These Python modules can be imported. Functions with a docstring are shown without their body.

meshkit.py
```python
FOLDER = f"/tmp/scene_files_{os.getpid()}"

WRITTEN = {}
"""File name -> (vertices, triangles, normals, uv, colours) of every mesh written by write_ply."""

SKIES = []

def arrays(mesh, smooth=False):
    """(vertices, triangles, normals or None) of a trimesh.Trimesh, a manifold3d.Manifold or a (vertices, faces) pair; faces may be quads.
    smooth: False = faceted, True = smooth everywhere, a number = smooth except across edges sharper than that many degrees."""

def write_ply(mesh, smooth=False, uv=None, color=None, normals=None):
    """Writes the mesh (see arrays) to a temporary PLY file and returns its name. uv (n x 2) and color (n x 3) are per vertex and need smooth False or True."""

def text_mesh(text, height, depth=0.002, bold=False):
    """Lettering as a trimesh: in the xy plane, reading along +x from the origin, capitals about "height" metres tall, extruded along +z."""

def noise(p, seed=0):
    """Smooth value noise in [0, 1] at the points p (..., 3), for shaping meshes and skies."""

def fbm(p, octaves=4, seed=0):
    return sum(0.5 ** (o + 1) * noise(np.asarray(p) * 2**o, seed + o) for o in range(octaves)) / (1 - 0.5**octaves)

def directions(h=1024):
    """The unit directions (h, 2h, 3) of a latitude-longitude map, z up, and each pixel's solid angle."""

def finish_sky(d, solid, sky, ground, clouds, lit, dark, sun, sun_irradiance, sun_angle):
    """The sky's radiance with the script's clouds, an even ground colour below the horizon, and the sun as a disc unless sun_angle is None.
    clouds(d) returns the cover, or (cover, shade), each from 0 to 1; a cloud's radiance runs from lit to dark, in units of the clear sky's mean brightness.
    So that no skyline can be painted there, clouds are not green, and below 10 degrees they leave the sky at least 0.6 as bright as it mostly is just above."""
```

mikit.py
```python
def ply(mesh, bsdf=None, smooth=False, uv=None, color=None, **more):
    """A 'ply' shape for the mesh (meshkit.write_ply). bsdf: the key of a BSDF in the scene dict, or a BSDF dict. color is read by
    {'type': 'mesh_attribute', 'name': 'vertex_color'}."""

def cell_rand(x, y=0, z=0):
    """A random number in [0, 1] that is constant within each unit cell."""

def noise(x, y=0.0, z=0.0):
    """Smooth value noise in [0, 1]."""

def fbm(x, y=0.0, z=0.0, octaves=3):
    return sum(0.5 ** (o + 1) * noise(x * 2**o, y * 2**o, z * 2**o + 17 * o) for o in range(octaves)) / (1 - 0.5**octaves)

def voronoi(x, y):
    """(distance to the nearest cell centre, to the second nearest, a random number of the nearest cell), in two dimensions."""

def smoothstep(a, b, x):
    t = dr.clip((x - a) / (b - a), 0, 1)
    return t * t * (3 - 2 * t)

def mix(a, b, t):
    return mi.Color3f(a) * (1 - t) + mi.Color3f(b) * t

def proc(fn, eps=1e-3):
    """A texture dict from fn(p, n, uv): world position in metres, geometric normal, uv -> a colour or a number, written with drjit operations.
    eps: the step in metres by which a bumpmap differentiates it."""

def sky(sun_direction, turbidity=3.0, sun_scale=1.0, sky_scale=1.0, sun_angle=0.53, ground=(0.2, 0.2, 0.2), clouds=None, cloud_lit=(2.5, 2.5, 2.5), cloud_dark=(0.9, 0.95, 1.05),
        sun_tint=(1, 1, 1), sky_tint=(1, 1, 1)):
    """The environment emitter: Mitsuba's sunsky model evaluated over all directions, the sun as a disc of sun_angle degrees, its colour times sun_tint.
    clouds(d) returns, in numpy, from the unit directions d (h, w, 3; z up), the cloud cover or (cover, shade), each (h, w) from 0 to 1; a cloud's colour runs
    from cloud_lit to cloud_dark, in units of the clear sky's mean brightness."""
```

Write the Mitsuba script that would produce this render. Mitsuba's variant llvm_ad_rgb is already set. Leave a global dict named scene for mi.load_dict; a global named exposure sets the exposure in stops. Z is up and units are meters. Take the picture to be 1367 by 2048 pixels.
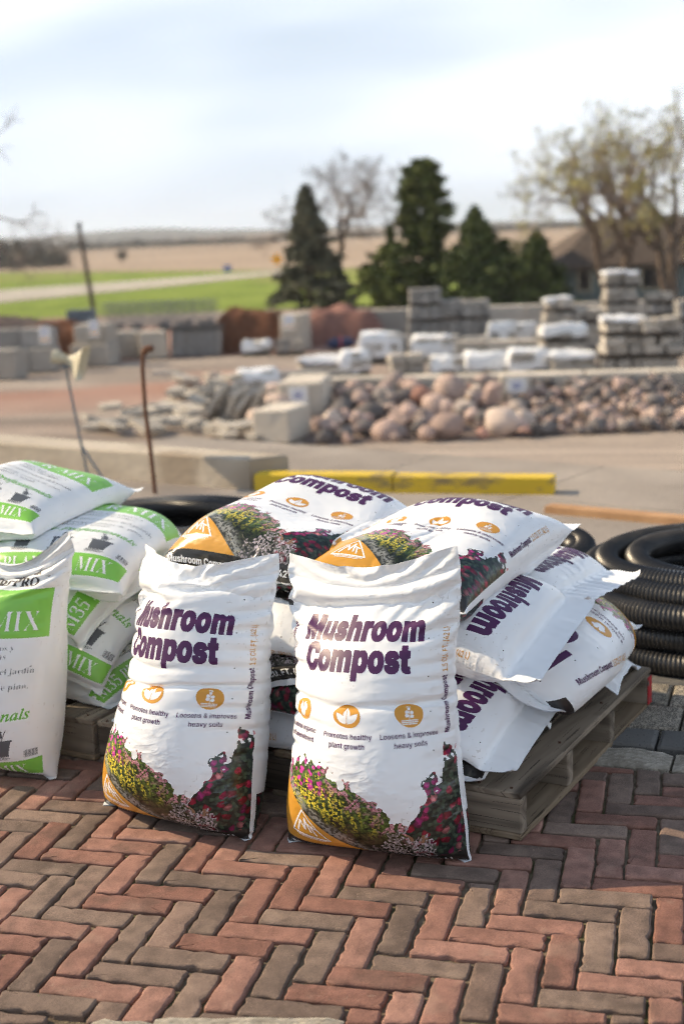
import math, glob, random
import numpy as np, trimesh, manifold3d, shapely
import drjit as dr
import mitsuba as mi
import mikit, meshkit
from shapely import affinity
from shapely.geometry import Polygon, LineString, Point, box as sbox
from shapely.ops import unary_union
from scipy.ndimage import grey_closing
from mikit import noise, fbm, voronoi, cell_rand, smoothstep, mix

T = mi.ScalarTransform4f
rng = np.random.default_rng(11)
random.seed(11)
scene, labels = {}, {}

# ------------------------------------------------------------------ camera, sky, exposure
EYE = np.array([0.0, 0.0, 1.38])
PITCH, ROLL, FOCAL = 0.1954, 0.0399, 2709.0          # radians, radians, pixels at 1367 wide
fwd = np.array([0, math.cos(PITCH), -math.sin(PITCH)])
upv = np.array([0, math.sin(PITCH), math.cos(PITCH)])
upv = upv * math.cos(ROLL) + np.array([1.0, 0, 0]) * math.sin(ROLL)
scene['camera'] = {'type': 'thinlens', 'fov': math.degrees(2 * math.atan(683.5 / FOCAL)), 'fov_axis': 'x',
                   'to_world': T().look_at(origin=EYE.tolist(), target=(EYE + fwd).tolist(), up=upv.tolist()),
                   'aperture_radius': 0.0092, 'focus_distance': 3.08, 'near_clip': 0.05, 'far_clip': 6000.0}
SUN_AZ, SUN_EL = math.radians(164.0), math.radians(34.0)      # from the left, a little behind the stacks
SUN = [math.cos(SUN_EL) * math.cos(SUN_AZ), math.cos(SUN_EL) * math.sin(SUN_AZ), math.sin(SUN_EL)]


def cirrus(d):
    el = np.clip(d[..., 2], 0.02, 1)
    q = np.stack([d[..., 0] / (el + 0.35), d[..., 1] / (el + 0.35), 0 * el + 3.3], -1)
    q[..., 0] += 0.4 * q[..., 1]
    a = meshkit.fbm(q * np.array([0.9, 1.5, 1.0]) + 1.7, 4, 4)
    b = meshkit.fbm(q * np.array([1.4, 4.0, 1.0]) + 7.7, 4, 9)
    c = np.clip((0.72 * a + 0.28 * b - 0.34) / 0.30, 0, 1)
    c = c * c * (3 - 2 * c)
    low = np.clip((0.42 - el) / 0.36, 0, 1)          # a milky veil low down that thins to blue overhead
    return np.clip(0.10 + 0.34 * c + 0.72 * low + 0.12 * c * low, 0, 0.98), 0.5 * (1 - c)


scene['sky'] = mikit.sky(SUN, turbidity=3.0, sun_tint=(1.0, 0.995, 0.97), clouds=cirrus, cloud_lit=(4.05, 4.38, 4.8), cloud_dark=(2.4, 2.9, 3.6), sun_scale=1.25, ground=(0.2, 0.18, 0.15))
exposure = 1.75

# ------------------------------------------------------------------ helpers


def numbered(name):
    if name not in USED:
        USED[name] = 0
        return name
    USED[name] += 1
    return f'{name}_{USED[name]:03d}'


USED = {}


def put(name, mesh, mat, parent=None, smooth=False, uv=None, label=None, cat=None, group=None, kind=None, **more):
    """One entry of the scene; parts carry parent + '__'."""
    key = numbered((parent + '__' if parent else '') + name)
    scene[key] = mikit.ply(mesh, mat, smooth=smooth, uv=uv, **more)
    note(key, label, cat, group, kind)
    return key


def thing(name, label, cat, group=None):
    key = numbered(name)
    note(key, label, cat, group)
    return key


def note(key, label=None, cat=None, group=None, kind=None):
    d = {k: v for k, v in (('label', label), ('category', cat), ('group', group), ('kind', kind)) if v}
    if d:
        labels[key] = {**labels.get(key, {}), **d}


def mesh_of(v, f):
    return trimesh.Trimesh(np.asarray(v, float), np.asarray(f, int), process=False)


def cat(ms):
    return trimesh.util.concatenate(list(ms))


def boxm(size, at=(0, 0, 0), rz=0.0, ch=0.0):
    """A box of full sizes centred at `at`, turned by rz, with chamfered edges."""
    sx, sy, sz = (s / 2 for s in size)
    if ch > 0:
        ch = min(ch, 0.45 * min(size))
        pts = []
        for a in (-1, 1):
            for b in (-1, 1):
                for c in (-1, 1):
                    pts += [(a * sx, b * (sy - ch), c * (sz - ch)), (a * (sx - ch), b * sy, c * (sz - ch)), (a * (sx - ch), b * (sy - ch), c * sz)]
        m = trimesh.convex.convex_hull(np.array(pts))
    else:
        m = trimesh.creation.box(size)
    M = trimesh.transformations.rotation_matrix(rz, [0, 0, 1])
    M[:3, 3] = at
    m.apply_transform(M)
    return m


def tube(points, r, sides=8, closed=False, cap=True):
    p = np.asarray(points, float)
    n = len(p)
    r = np.broadcast_to(r, (n,))
    t = (np.roll(p, -1, 0) - np.roll(p, 1, 0)) if closed else np.gradient(p, axis=0)
    t /= np.linalg.norm(t, axis=1, keepdims=True) + 1e-12
    ref = np.array([0, 0, 1.0]) if abs(t[:, 2]).mean() < 0.8 else np.array([1.0, 0, 0])
    a = np.cross(t, ref)
    a /= np.linalg.norm(a, axis=1, keepdims=True) + 1e-12
    b = np.cross(t, a)
    ang = np.arange(sides) * 2 * np.pi / sides
    v = (p[:, None] + r[:, None, None] * (np.cos(ang)[None, :, None] * a[:, None] + np.sin(ang)[None, :, None] * b[:, None])).reshape(-1, 3)
    k = n if closed else n - 1
    i, j = np.meshgrid(np.arange(k), np.arange(sides), indexing='ij')
    i2, j2 = (i + 1) % n, (j + 1) % sides
    q = np.stack([i * sides + j, i2 * sides + j, i2 * sides + j2, i * sides + j2], -1).reshape(-1, 4)
    f = np.vstack([q[:, [0, 1, 2]], q[:, [0, 2, 3]]])
    if cap and not closed:
        v = np.vstack([v, p[:1], p[-1:]])
        j = np.arange(sides)
        f = np.vstack([f, np.stack([np.full(sides, len(v) - 2), j, (j + 1) % sides], 1), np.stack([np.full(sides, len(v) - 1), (n - 1) * sides + (j + 1) % sides, (n - 1) * sides + j], 1)])
    return mesh_of(v, f)


def cuv(mesh, a, b=0.0):
    """The same uv for every vertex: a tone and a random number that the material reads."""
    return np.tile([[float(a), float(b)]], (len(mesh.vertices), 1))


def blob(size, seed, rough=0.18, sub=2, flat=0.0):
    """An irregular stone."""
    m = trimesh.creation.icosphere(sub, 1.0)
    v = np.array(m.vertices)
    n = meshkit.fbm(v * 1.1 + seed * 3.17, 3, seed) - 0.5
    n2 = meshkit.noise(v * 2.6 + seed * 1.3, seed + 5) - 0.5
    v *= (1 + rough * 2.2 * n + rough * 0.6 * n2)[:, None]
    if flat:
        v[:, 2] = np.sign(v[:, 2]) * np.abs(v[:, 2]) ** (1 - flat)
    return mesh_of(v * np.asarray(size) / 2, m.faces)


def moved(m, at=(0, 0, 0), rx=0.0, ry=0.0, rz=0.0, s=1.0):
    m = m.copy()
    M = trimesh.transformations.euler_matrix(rx, ry, rz)
    M[:3, :3] *= s
    M[:3, 3] = at
    m.apply_transform(M)
    return m


# ------------------------------------------------------------------ materials


def mat(key, color, rough=0.8, spec=0.3, bump=None, bscale=1.0, eps=1e-3, metallic=0.0, clear=0.0, **kw):
    c = {'type': 'rgb', 'value': list(color)} if isinstance(color, (tuple, list)) else mikit.proc(color)
    b = {'type': 'principled', 'base_color': c, 'roughness': rough, 'specular': spec, 'metallic': metallic, **kw}
    if clear:
        b['clearcoat'] = clear
        b['clearcoat_gloss'] = 0.85
    if bump is not None:
        b = {'type': 'bumpmap', 'arbitrary': mikit.proc(bump, eps), 'scale': bscale, 'bsdf': b}
    scene[key] = {'type': 'twosided', 'bsdf': b}
    return key


def c3(r, g, b):
    return mi.Color3f(r, g, b)


def brick_col(p, n, uv):
    tone, rnd = uv.x, uv.y
    red = mix(c3(0.200, 0.098, 0.074), c3(0.300, 0.163, 0.128), rnd)
    dark = mix(c3(0.130, 0.094, 0.076), c3(0.215, 0.155, 0.124), rnd)
    c = mix(dark, red, tone)
    a = fbm(p.x * 34, p.y * 34, p.z * 34, 4)
    g = noise(p.x * 420, p.y * 420, p.z * 420)
    g2 = noise(p.x * 150 + 9, p.y * 150, p.z * 150)
    c = c * (0.58 + 0.78 * a) * (0.80 + 0.40 * g)
    pale = smoothstep(0.60, 0.82, fbm(p.x * 16 + 31, p.y * 16, p.z * 16, 4)) * 0.22 + smoothstep(0.9, 0.97, g2) * 0.3
    c = mix(c, c3(0.36, 0.27, 0.21), pale)
    soot = smoothstep(0.60, 0.80, fbm(p.x * 11 + 3, p.y * 11 + 50, p.z * 11, 4)) * 0.42
    return mix(c, c3(0.075, 0.055, 0.045), soot)


mat('m_brick', brick_col, 0.78, 0.35, lambda p, n, uv: 0.0013 * fbm(p.x * 60, p.y * 60, p.z * 60, 3) + 0.0010 * noise(p.x * 330, p.y * 330, p.z * 330), 1.0, 8e-4)


def bed_col(p, n, uv):
    a = fbm(p.x * 60, p.y * 60, 0, 3)
    moss = smoothstep(0.52, 0.72, fbm(p.x * 7, p.y * 7, 4, 3))
    return mix(c3(0.085, 0.066, 0.048), c3(0.20, 0.165, 0.12), a) * (1 - moss) + mix(c3(0.05, 0.05, 0.028), c3(0.12, 0.115, 0.055), a) * moss


mat('m_bed', bed_col, 0.95, 0.1, lambda p, n, uv: 0.004 * fbm(p.x * 160, p.y * 160, 0, 2), 1.0, 1e-3)


def lime_col(p, n, uv):
    a = fbm(p.x * 28, p.y * 28, p.z * 28, 4)
    b = noise(p.x * 190, p.y * 190, p.z * 190)
    return mix(c3(0.20, 0.175, 0.14), c3(0.50, 0.46, 0.39), a) * (0.75 + 0.4 * b) * (0.75 + 0.4 * uv.y)


mat('m_lime', lime_col, 0.9, 0.2, lambda p, n, uv: 0.006 * fbm(p.x * 60, p.y * 60, p.z * 60, 4), 1.0, 1e-3)


def paver_col(p, n, uv):
    a = fbm(p.x * 12, p.y * 12, p.z * 12, 3)
    g = noise(p.x * 330, p.y * 330, p.z * 330)
    pit = smoothstep(0.78, 0.9, noise(p.x * 190 + 4, p.y * 190, p.z * 190))
    smooth_ = mix(c3(0.10, 0.098, 0.094), c3(0.15, 0.145, 0.138), a) * (0.9 + 0.2 * g) * (1 - 0.6 * pit)
    pebbly = mix(c3(0.10, 0.092, 0.078), c3(0.42, 0.37, 0.30), smoothstep(0.35, 0.8, g)) * (0.7 + 0.5 * a)
    return mix(smooth_, pebbly, uv.x) * (0.85 + 0.3 * uv.y)


mat('m_paver', paver_col, 0.85, 0.25, lambda p, n, uv: 0.0025 * noise(p.x * 240, p.y * 240, p.z * 240), 1.0, 8e-4)


def wood_col(p, n, uv):
    # uv.x: along the grain in metres, uv.y: across + a random offset per board
    x, y = uv.x, uv.y
    w = fbm(x * 2.2, y * 26 + 3 * fbm(x * 1.3, y * 5, 0, 2), 0, 4)
    fine = noise(x * 9, y * 420, 0)
    rnd = cell_rand(dr.floor(y + 0.5), 3, 5)
    c = mix(c3(0.040, 0.031, 0.024), c3(0.37, 0.305, 0.235), smoothstep(0.15, 0.85, w) * 0.75 + 0.25 * rnd)
    c = mix(c, c3(0.25, 0.175, 0.105), smoothstep(0.35, 0.9, rnd) * 0.6)
    crack = smoothstep(0.80, 0.9, fine) * 0.6
    stain = smoothstep(0.6, 0.8, fbm(p.x * 9, p.y * 9, p.z * 9, 3)) * 0.5
    return c * (1 - crack) * (1 - stain)


mat('m_wood', wood_col, 0.88, 0.2, lambda p, n, uv: 0.0018 * noise(uv.x * 8, uv.y * 300, 0) + 0.001 * fbm(uv.x * 5, uv.y * 70, 0, 2), 1.0, 8e-4)
mat('m_nail', (0.09, 0.045, 0.025), 0.7, 0.4)


# --- the printed compost film: uv in metres on the flat front (0..0.5 across, 0..0.76 up); the back is shifted by 1 in u
def compost_col(p, n, uv):
    u, v = uv.x, uv.y
    front = (u < 0.75)
    white = c3(0.82, 0.84, 0.86) * (0.955 + 0.05 * fbm(u * 9, v * 9, 0, 3))
    dirt = smoothstep(0.86, 0.93, noise(u * 170, v * 170, 7)) * smoothstep(0.5, 0.75, fbm(u * 8, v * 8, 3, 3))
    white = mix(white, c3(0.30, 0.24, 0.18), dirt * 0.35)
    vent = mi.Float(0)
    for hu in (0.075, 0.435):
        for hv in (0.315, 0.41, 0.505, 0.60, 0.695):
            vent = dr.maximum(vent, dr.select(dr.square(u - hu) + dr.square(v - hv) < 0.0017 ** 2, 1.0, 0.0))
    white = mix(white, c3(0.03, 0.03, 0.03), vent)
    # ---- the garden picture
    w1 = fbm(u * 42, v * 42, 1, 3) - 0.5
    w2 = fbm(u * 95 + 5, v * 95, 2, 2) - 0.5
    f1, f2, fr = voronoi(u * 190, v * 230)
    g1, g2, gr = voronoi(u * 100 + 7, v * 100)
    # left shrub
    bush = 0.282 - 2.4 * dr.square(dr.maximum(u - 0.16, 0)) - 0.20 * dr.maximum(u - 0.185, 0) - 0.5 * dr.maximum(0.13 - u, 0) + 0.05 * w1 + 0.03 * w2 + 0.006 * gr
    depth = bush - v
    in_bush = (depth > 0) & (v < 0.17 + 8.0 * dr.maximum(0.338 + 0.03 * w1 - u, 0))
    leaf = mix(c3(0.014, 0.024, 0.010), c3(0.125, 0.19, 0.035), fr) * (0.35 + 1.1 * (1 - f1))
    shade = smoothstep(0.095, 0.185, v + 0.06 * w1 + 0.05 * dr.maximum(0.2 - u, 0))
    deep = smoothstep(0.150, 0.075, depth + 0.05 * w1 + 0.25 * dr.maximum(u - 0.20, 0))
    leaf = leaf * (0.10 + 0.90 * shade * deep)
    yellow_zone = smoothstep(0.022, 0.05, depth + 0.03 * w1) * smoothstep(0.125, 0.175, v + 0.05 * w1) * smoothstep(0.325, 0.285, u) * deep
    stripe = smoothstep(0.32, 0.56, noise(u * 115 + 8 * v, v * 24, 4))
    yl = dr.select((f1 < 0.50) & (fr > 0.22), 1.0, 0.0) * yellow_zone * stripe
    b_col = mix(leaf, mix(c3(0.42, 0.33, 0.015), c3(0.80, 0.66, 0.07), fr), yl)
    mag = dr.select((g1 < 0.50) & (gr > 0.52), 1.0, 0.0) * smoothstep(0.075, 0.05, depth) * smoothstep(0.215, 0.185, u)
    b_col = mix(b_col, mix(c3(0.30, 0.012, 0.16), c3(0.60, 0.07, 0.38), fr), mag)
    pk = dr.select((f1 < 0.55) & (gr > 0.30), 1.0, 0.0) * smoothstep(0.055, 0.02, depth + 0.03 * w1) * smoothstep(0.185, 0.22, u)
    b_col = mix(b_col, mix(c3(0.30, 0.10, 0.13), c3(0.64, 0.33, 0.37), fr), pk)
    silver = smoothstep(0.03, 0.0, dr.abs(0.262 - 0.74 * u - v + 0.03 * w1 + 0.018)) * dr.select(fr > 0.4, 1.0, 0.2)
    b_col = mix(b_col, c3(0.30, 0.31, 0.30), silver * 0.75)
    # roses on the right
    qx, qy = u + 0.012 * w1, v + 0.012 * w2
    h1, h2, hr = voronoi(qx * 47 + 3.3, qy * 47 + 0.8)
    k1, k2, kr = voronoi(u * 120 + 1.7, v * 120)
    bumpy = 0.035 * w1 + 0.03 * w2 + 0.012 * (0.5 - h1)
    rtop = 0.185 + 0.078 * smoothstep(0.378, 0.396, u) - 0.02 * smoothstep(0.425, 0.445, u) + 0.068 * smoothstep(0.447, 0.462, u) + bumpy
    lft = 0.392 + 0.05 * w1 - 0.026 * smoothstep(0.125, 0.15, v) * smoothstep(0.19, 0.165, v) + 0.018 * smoothstep(0.19, 0.21, v)
    in_rose = (v < rtop) & (u > lft) & ~((kr > 0.74) & (v > rtop - 0.02))
    rl = mix(c3(0.006, 0.012, 0.012), c3(0.05, 0.085, 0.055), kr * kr) * (0.4 + 0.9 * (1 - k1))
    low_ = smoothstep(0.10, 0.20, v)
    petal = (0.35 + 0.95 * kr) * (0.5 + 0.8 * smoothstep(0.55, 0.1, h1)) * (0.45 + 0.55 * low_)
    rose = mix(c3(0.26, 0.010, 0.035), c3(0.29, 0.022, 0.15), smoothstep(0.60, 0.95, hr)) * petal
    rose = dr.select(hr > 0.90, c3(0.50, 0.17, 0.18) * petal, rose)
    r_col = mix(rl, rose, dr.select((h1 + 0.35 * w2 < 0.43) & (hr > 0.40 - 0.15 * low_), 1.0, 0.0))
    # bare soil, lavender, black base band
    soil = mix(c3(0.15, 0.078, 0.042), c3(0.31, 0.175, 0.105), fbm(u * 55, v * 80, 8, 3))
    soil_top = 0.150 + 0.02 * w1 - 0.5 * dr.maximum(0.28 - u, 0)
    lav_top = 0.142 - 9.0 * dr.square(u - 0.352) + 0.05 * w1 + 0.05 * w2
    in_lav = (v < lav_top) & (u > 0.275) & (u < 0.425)
    lav = mix(c3(0.085, 0.085, 0.07), c3(0.48, 0.42, 0.47), smoothstep(0.3, 0.85, noise(u * 430, v * 250, 5)))
    base_edge = 0.064 + 0.006 * w2
    # compose
    c = white
    c = dr.select((v < soil_top) & (u > 0.10) & (u < 0.45), soil, c)
    c = dr.select(in_bush, b_col, c)
    c = dr.select(in_rose, r_col, c)
    c = dr.select(in_lav & (fr > 0.38), lav, c)
    orange = (v < 0.262 - 0.74 * u) & (v > 0.066)
    c = dr.select(orange, c3(0.60, 0.295, 0.035) * (0.93 + 0.1 * w1), c)
    blk = mix(c3(0.012, 0.011, 0.010), c3(0.06, 0.055, 0.04), smoothstep(0.5, 0.8, fbm(u * 60, v * 60, 9, 3)))
    c = dr.select(v < base_edge, blk, c)
    c = dr.select((v < 0.020) | (u < 0.004) | (u > 0.5015), white, c)
    mark = (u < 0.016) & (v > 0.685) & (v < 0.73)
    c = dr.select(mark, c3(0.02, 0.018, 0.018), c)
    # the back carries the same wrap-round picture low down, white above
    bk = dr.select((v < 0.15 + 0.03 * w1) & (v > 0.02) & (u < 1.505), r_col, white)
    return dr.select(front, c, bk)


def film_bump(p, n, uv):
    a = fbm(uv.x * 26, uv.y * 60, 3, 3)
    wx = uv.x + 0.02 * noise(uv.x * 14, uv.y * 14, 8)
    k1 = 1 - dr.abs(2 * noise(wx * 34, uv.y * 75, 2) - 1)
    k2 = 1 - dr.abs(2 * noise((wx + 0.6 * uv.y) * 42, (uv.y - 0.5 * wx) * 46, 5) - 1)
    ease = smoothstep(0.35, 0.65, fbm(uv.x * 7, uv.y * 7, 1, 2))
    return 0.0026 * a + (0.0011 * k1 * k1 * k1 + 0.0009 * k2 * k2 * k2 * k2) * ease


mat('m_compost', compost_col, 0.24, 0.5, film_bump, 1.0, 1e-3, clear=0.5)


def planter_col(p, n, uv):
    u, v = uv.x, uv.y
    white = c3(0.77, 0.79, 0.80) * (0.95 + 0.06 * fbm(u * 9, v * 9, 0, 3))
    dirt = smoothstep(0.84, 0.93, noise(u * 150, v * 150, 7)) * smoothstep(0.45, 0.75, fbm(u * 8, v * 8, 3, 3))
    white = mix(white, c3(0.35, 0.29, 0.22), dirt * 0.3)
    green = c3(0.22, 0.54, 0.085)
    fr = u < 0.75
    ub = dr.select(fr, u, u - 1.0) * 0.885
    band = (v > 0.055) & (v < 0.112) & (ub > 0.03) & (ub < 0.43)
    panel = (v > 0.455) & (v < 0.60) & (ub > 0.045) & (ub < 0.43)
    c = dr.select(band | panel, green, white)
    # back: the ruled data table
    t = dr.abs(ub - 0.23) < 0.17
    rule = ~fr & t & (v > 0.13) & (v < 0.33)
    line = (dr.abs(v - 0.131) < 0.0012) | (dr.abs(v - 0.329) < 0.0012) | (dr.abs(dr.abs(ub - 0.23) - 0.169) < 0.0012) | (dr.abs(v - 0.20) < 0.0010) | (dr.abs(v - 0.215) < 0.0010)
    txt = (dr.abs(dr.abs(v * 105 - dr.floor(v * 105)) - 0.5) < 0.2) & (noise(ub * 260, dr.floor(v * 105) * 7.1, 0) > 0.45) & (dr.abs(ub - 0.23 + 0.07 * cell_rand(dr.floor(v * 40), 1, 1)) < 0.10)
    return dr.select(rule & (line | txt), c3(0.10, 0.11, 0.12), c)


mat('m_planter', planter_col, 0.33, 0.45, film_bump, 1.0, 1e-3, clear=0.15)
mat('m_ink_purple', (0.062, 0.012, 0.075), 0.42, 0.4)
mat('m_ink_orange', (0.60, 0.285, 0.04), 0.38, 0.4)
mat('m_ink_black', (0.025, 0.025, 0.028), 0.35, 0.45)
mat('m_ink_grey', (0.10, 0.11, 0.125), 0.4, 0.4)
mat('m_ink_green', (0.14, 0.44, 0.05), 0.35, 0.45)
mat('m_ink_white', (0.80, 0.81, 0.82), 0.3, 0.45)
# ------------------------------------------------------------------ the setting in front: herringbone brick paving, edging, pavers
MOD = 0.06678                                  # brick module: width + joint; a brick is three modules long
LYAW, LX, LY = -0.25775, 0.17384, 2.5020
cl, sl = math.cos(LYAW), math.sin(LYAW)


def lat(x, y):
    x, y = np.asarray(x, float) * MOD, np.asarray(y, float) * MOD
    return np.stack([cl * x - sl * y + LX, sl * x + cl * y + LY], -1)


# the long edging line behind the paving, and the one in front of it
EDGE_A, EDGE_D = np.array([0.640, 3.395]), np.array([0.936, -0.352])      # a point on its near side, its direction
EDGE_N = np.array([0.352, 0.936])
FRONT_A, FRONT_D = np.array([-0.28, 2.232]), np.array([0.9976, -0.07])
FRONT_N = np.array([0.07, 0.9976])


def past_edge(c):
    return (c - EDGE_A) @ EDGE_N


def past_front(c):
    return (c - FRONT_A) @ FRONT_N


bed = np.array([[-2.6, 1.0], [2.6, 1.0], [2.6, 2.70], [-2.6, 4.62]])
put('paving_bed', mesh_of([[x, y, -0.011] for x, y in bed], [[0, 1, 2], [0, 2, 3]]), 'm_bed', kind='structure', label='sandy joints under the herringbone brick paving')

RED, DRK = 1.0, 0.0
H_TONES = {0: dict(zip(range(-5, 5), (0, 1, 1, 0, 1, 1, 1, 0, 0, 1))),
           -1: {k + 3: t for k, t in zip(range(-9, 7), (0, 1, 0, 0, 1, 1, 0, 1, 0, 1, 0, 1, 0, 1, 0, 1))},
           -2: {k + 6: t for k, t in zip(range(-7, 0), (0, 1, 1, 0, 1, 0, 1))},
           -3: {k + 9: t for k, t in zip(range(-7, -3), (0, 1, 1, 1))}}
V_TONES = {0: {k + 3: t for k, t in zip(range(-2, 3), (0, 1, 1, 0, 0))},
           1: {k - 1: t for k, t in zip(range(-5, 7), (1, 0, 0, 1, 0, 1, 0, 1, 0, 1, 1, 1))},
           2: {k - 4: t for k, t in zip(range(-8, 2), (0, 1, 0, 0, 0, 1, 1, 1, 1, 1))},
           3: {k - 7: t for k, t in zip(range(-8, -1), (1, 0, 0, 1, 0, 1, 1))},
           4: {k - 10: t for k, t in zip(range(-7, -3), (0, 1, 0, 1))}}


def brick_mesh(corners, seed, jig):
    """A tumbled brick: worn outline, rounded arris, low relief; corners counter-clockwise in plan."""
    r = np.random.default_rng(seed)
    poly = Polygon(corners).buffer(-0.0026 - 0.0008 * r.random(), join_style=2)
    poly = poly.buffer(-0.007).buffer(0.007, quad_segs=2)
    ring = shapely.segmentize(poly.exterior, 0.019)
    p = np.array(ring.coords)[:-1]
    if shapely.geometry.LinearRing(p).is_ccw is False:
        p = p[::-1]
    cen = p.mean(0)
    n = len(p)
    t = np.roll(p, -1, 0) - np.roll(p, 1, 0)
    nr = np.stack([t[:, 1], -t[:, 0]], 1) / np.linalg.norm(t, axis=1, keepdims=True)
    wob = (meshkit.noise(np.c_[p * 45, np.full(n, seed * 1.7)], 3) - 0.5) * 0.006
    chip = np.where(r.random(n) < 0.16, -0.006 * r.random(n), 0)
    p = p + nr * (wob + chip)[:, None]
    tilt = r.normal(0, 0.009, 2)
    z0 = jig + r.normal(0, 0.0019)

    def z(q, dz):
        return z0 + (q - cen) @ tilt + dz

    rings = [(p, -0.04), (p, -0.0052), (p - nr * 0.0013, -0.0021), (p - nr * 0.0042, -0.0005)]
    inner = cen + (p - nr * 0.0042 - cen) * 0.70
    v = [np.c_[q, z(q, dz)] for q, dz in rings] + [np.c_[inner, z(inner, 0.0006 + 0.0012 * (meshkit.noise(np.c_[inner * 40, np.full(n, seed)], 5) - 0.3))]]
    v = v[:4] + [v[3].copy()] + v[4:]         # the top has its own rim, so that the arris stays crisp
    v = np.vstack(v + [np.array([[cen[0], cen[1], z0 + 0.0009]])])
    f = []
    for k in (0, 1, 2, 4):
        for i in range(n):
            j = (i + 1) % n
            f += [[k * n + i, k * n + j, (k + 1) * n + j], [k * n + i, (k + 1) * n + j, (k + 1) * n + i]]
    f += [[5 * n + i, 5 * n + (i + 1) % n, len(v) - 1] for i in range(n)]
    return mesh_of(v, f)


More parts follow.
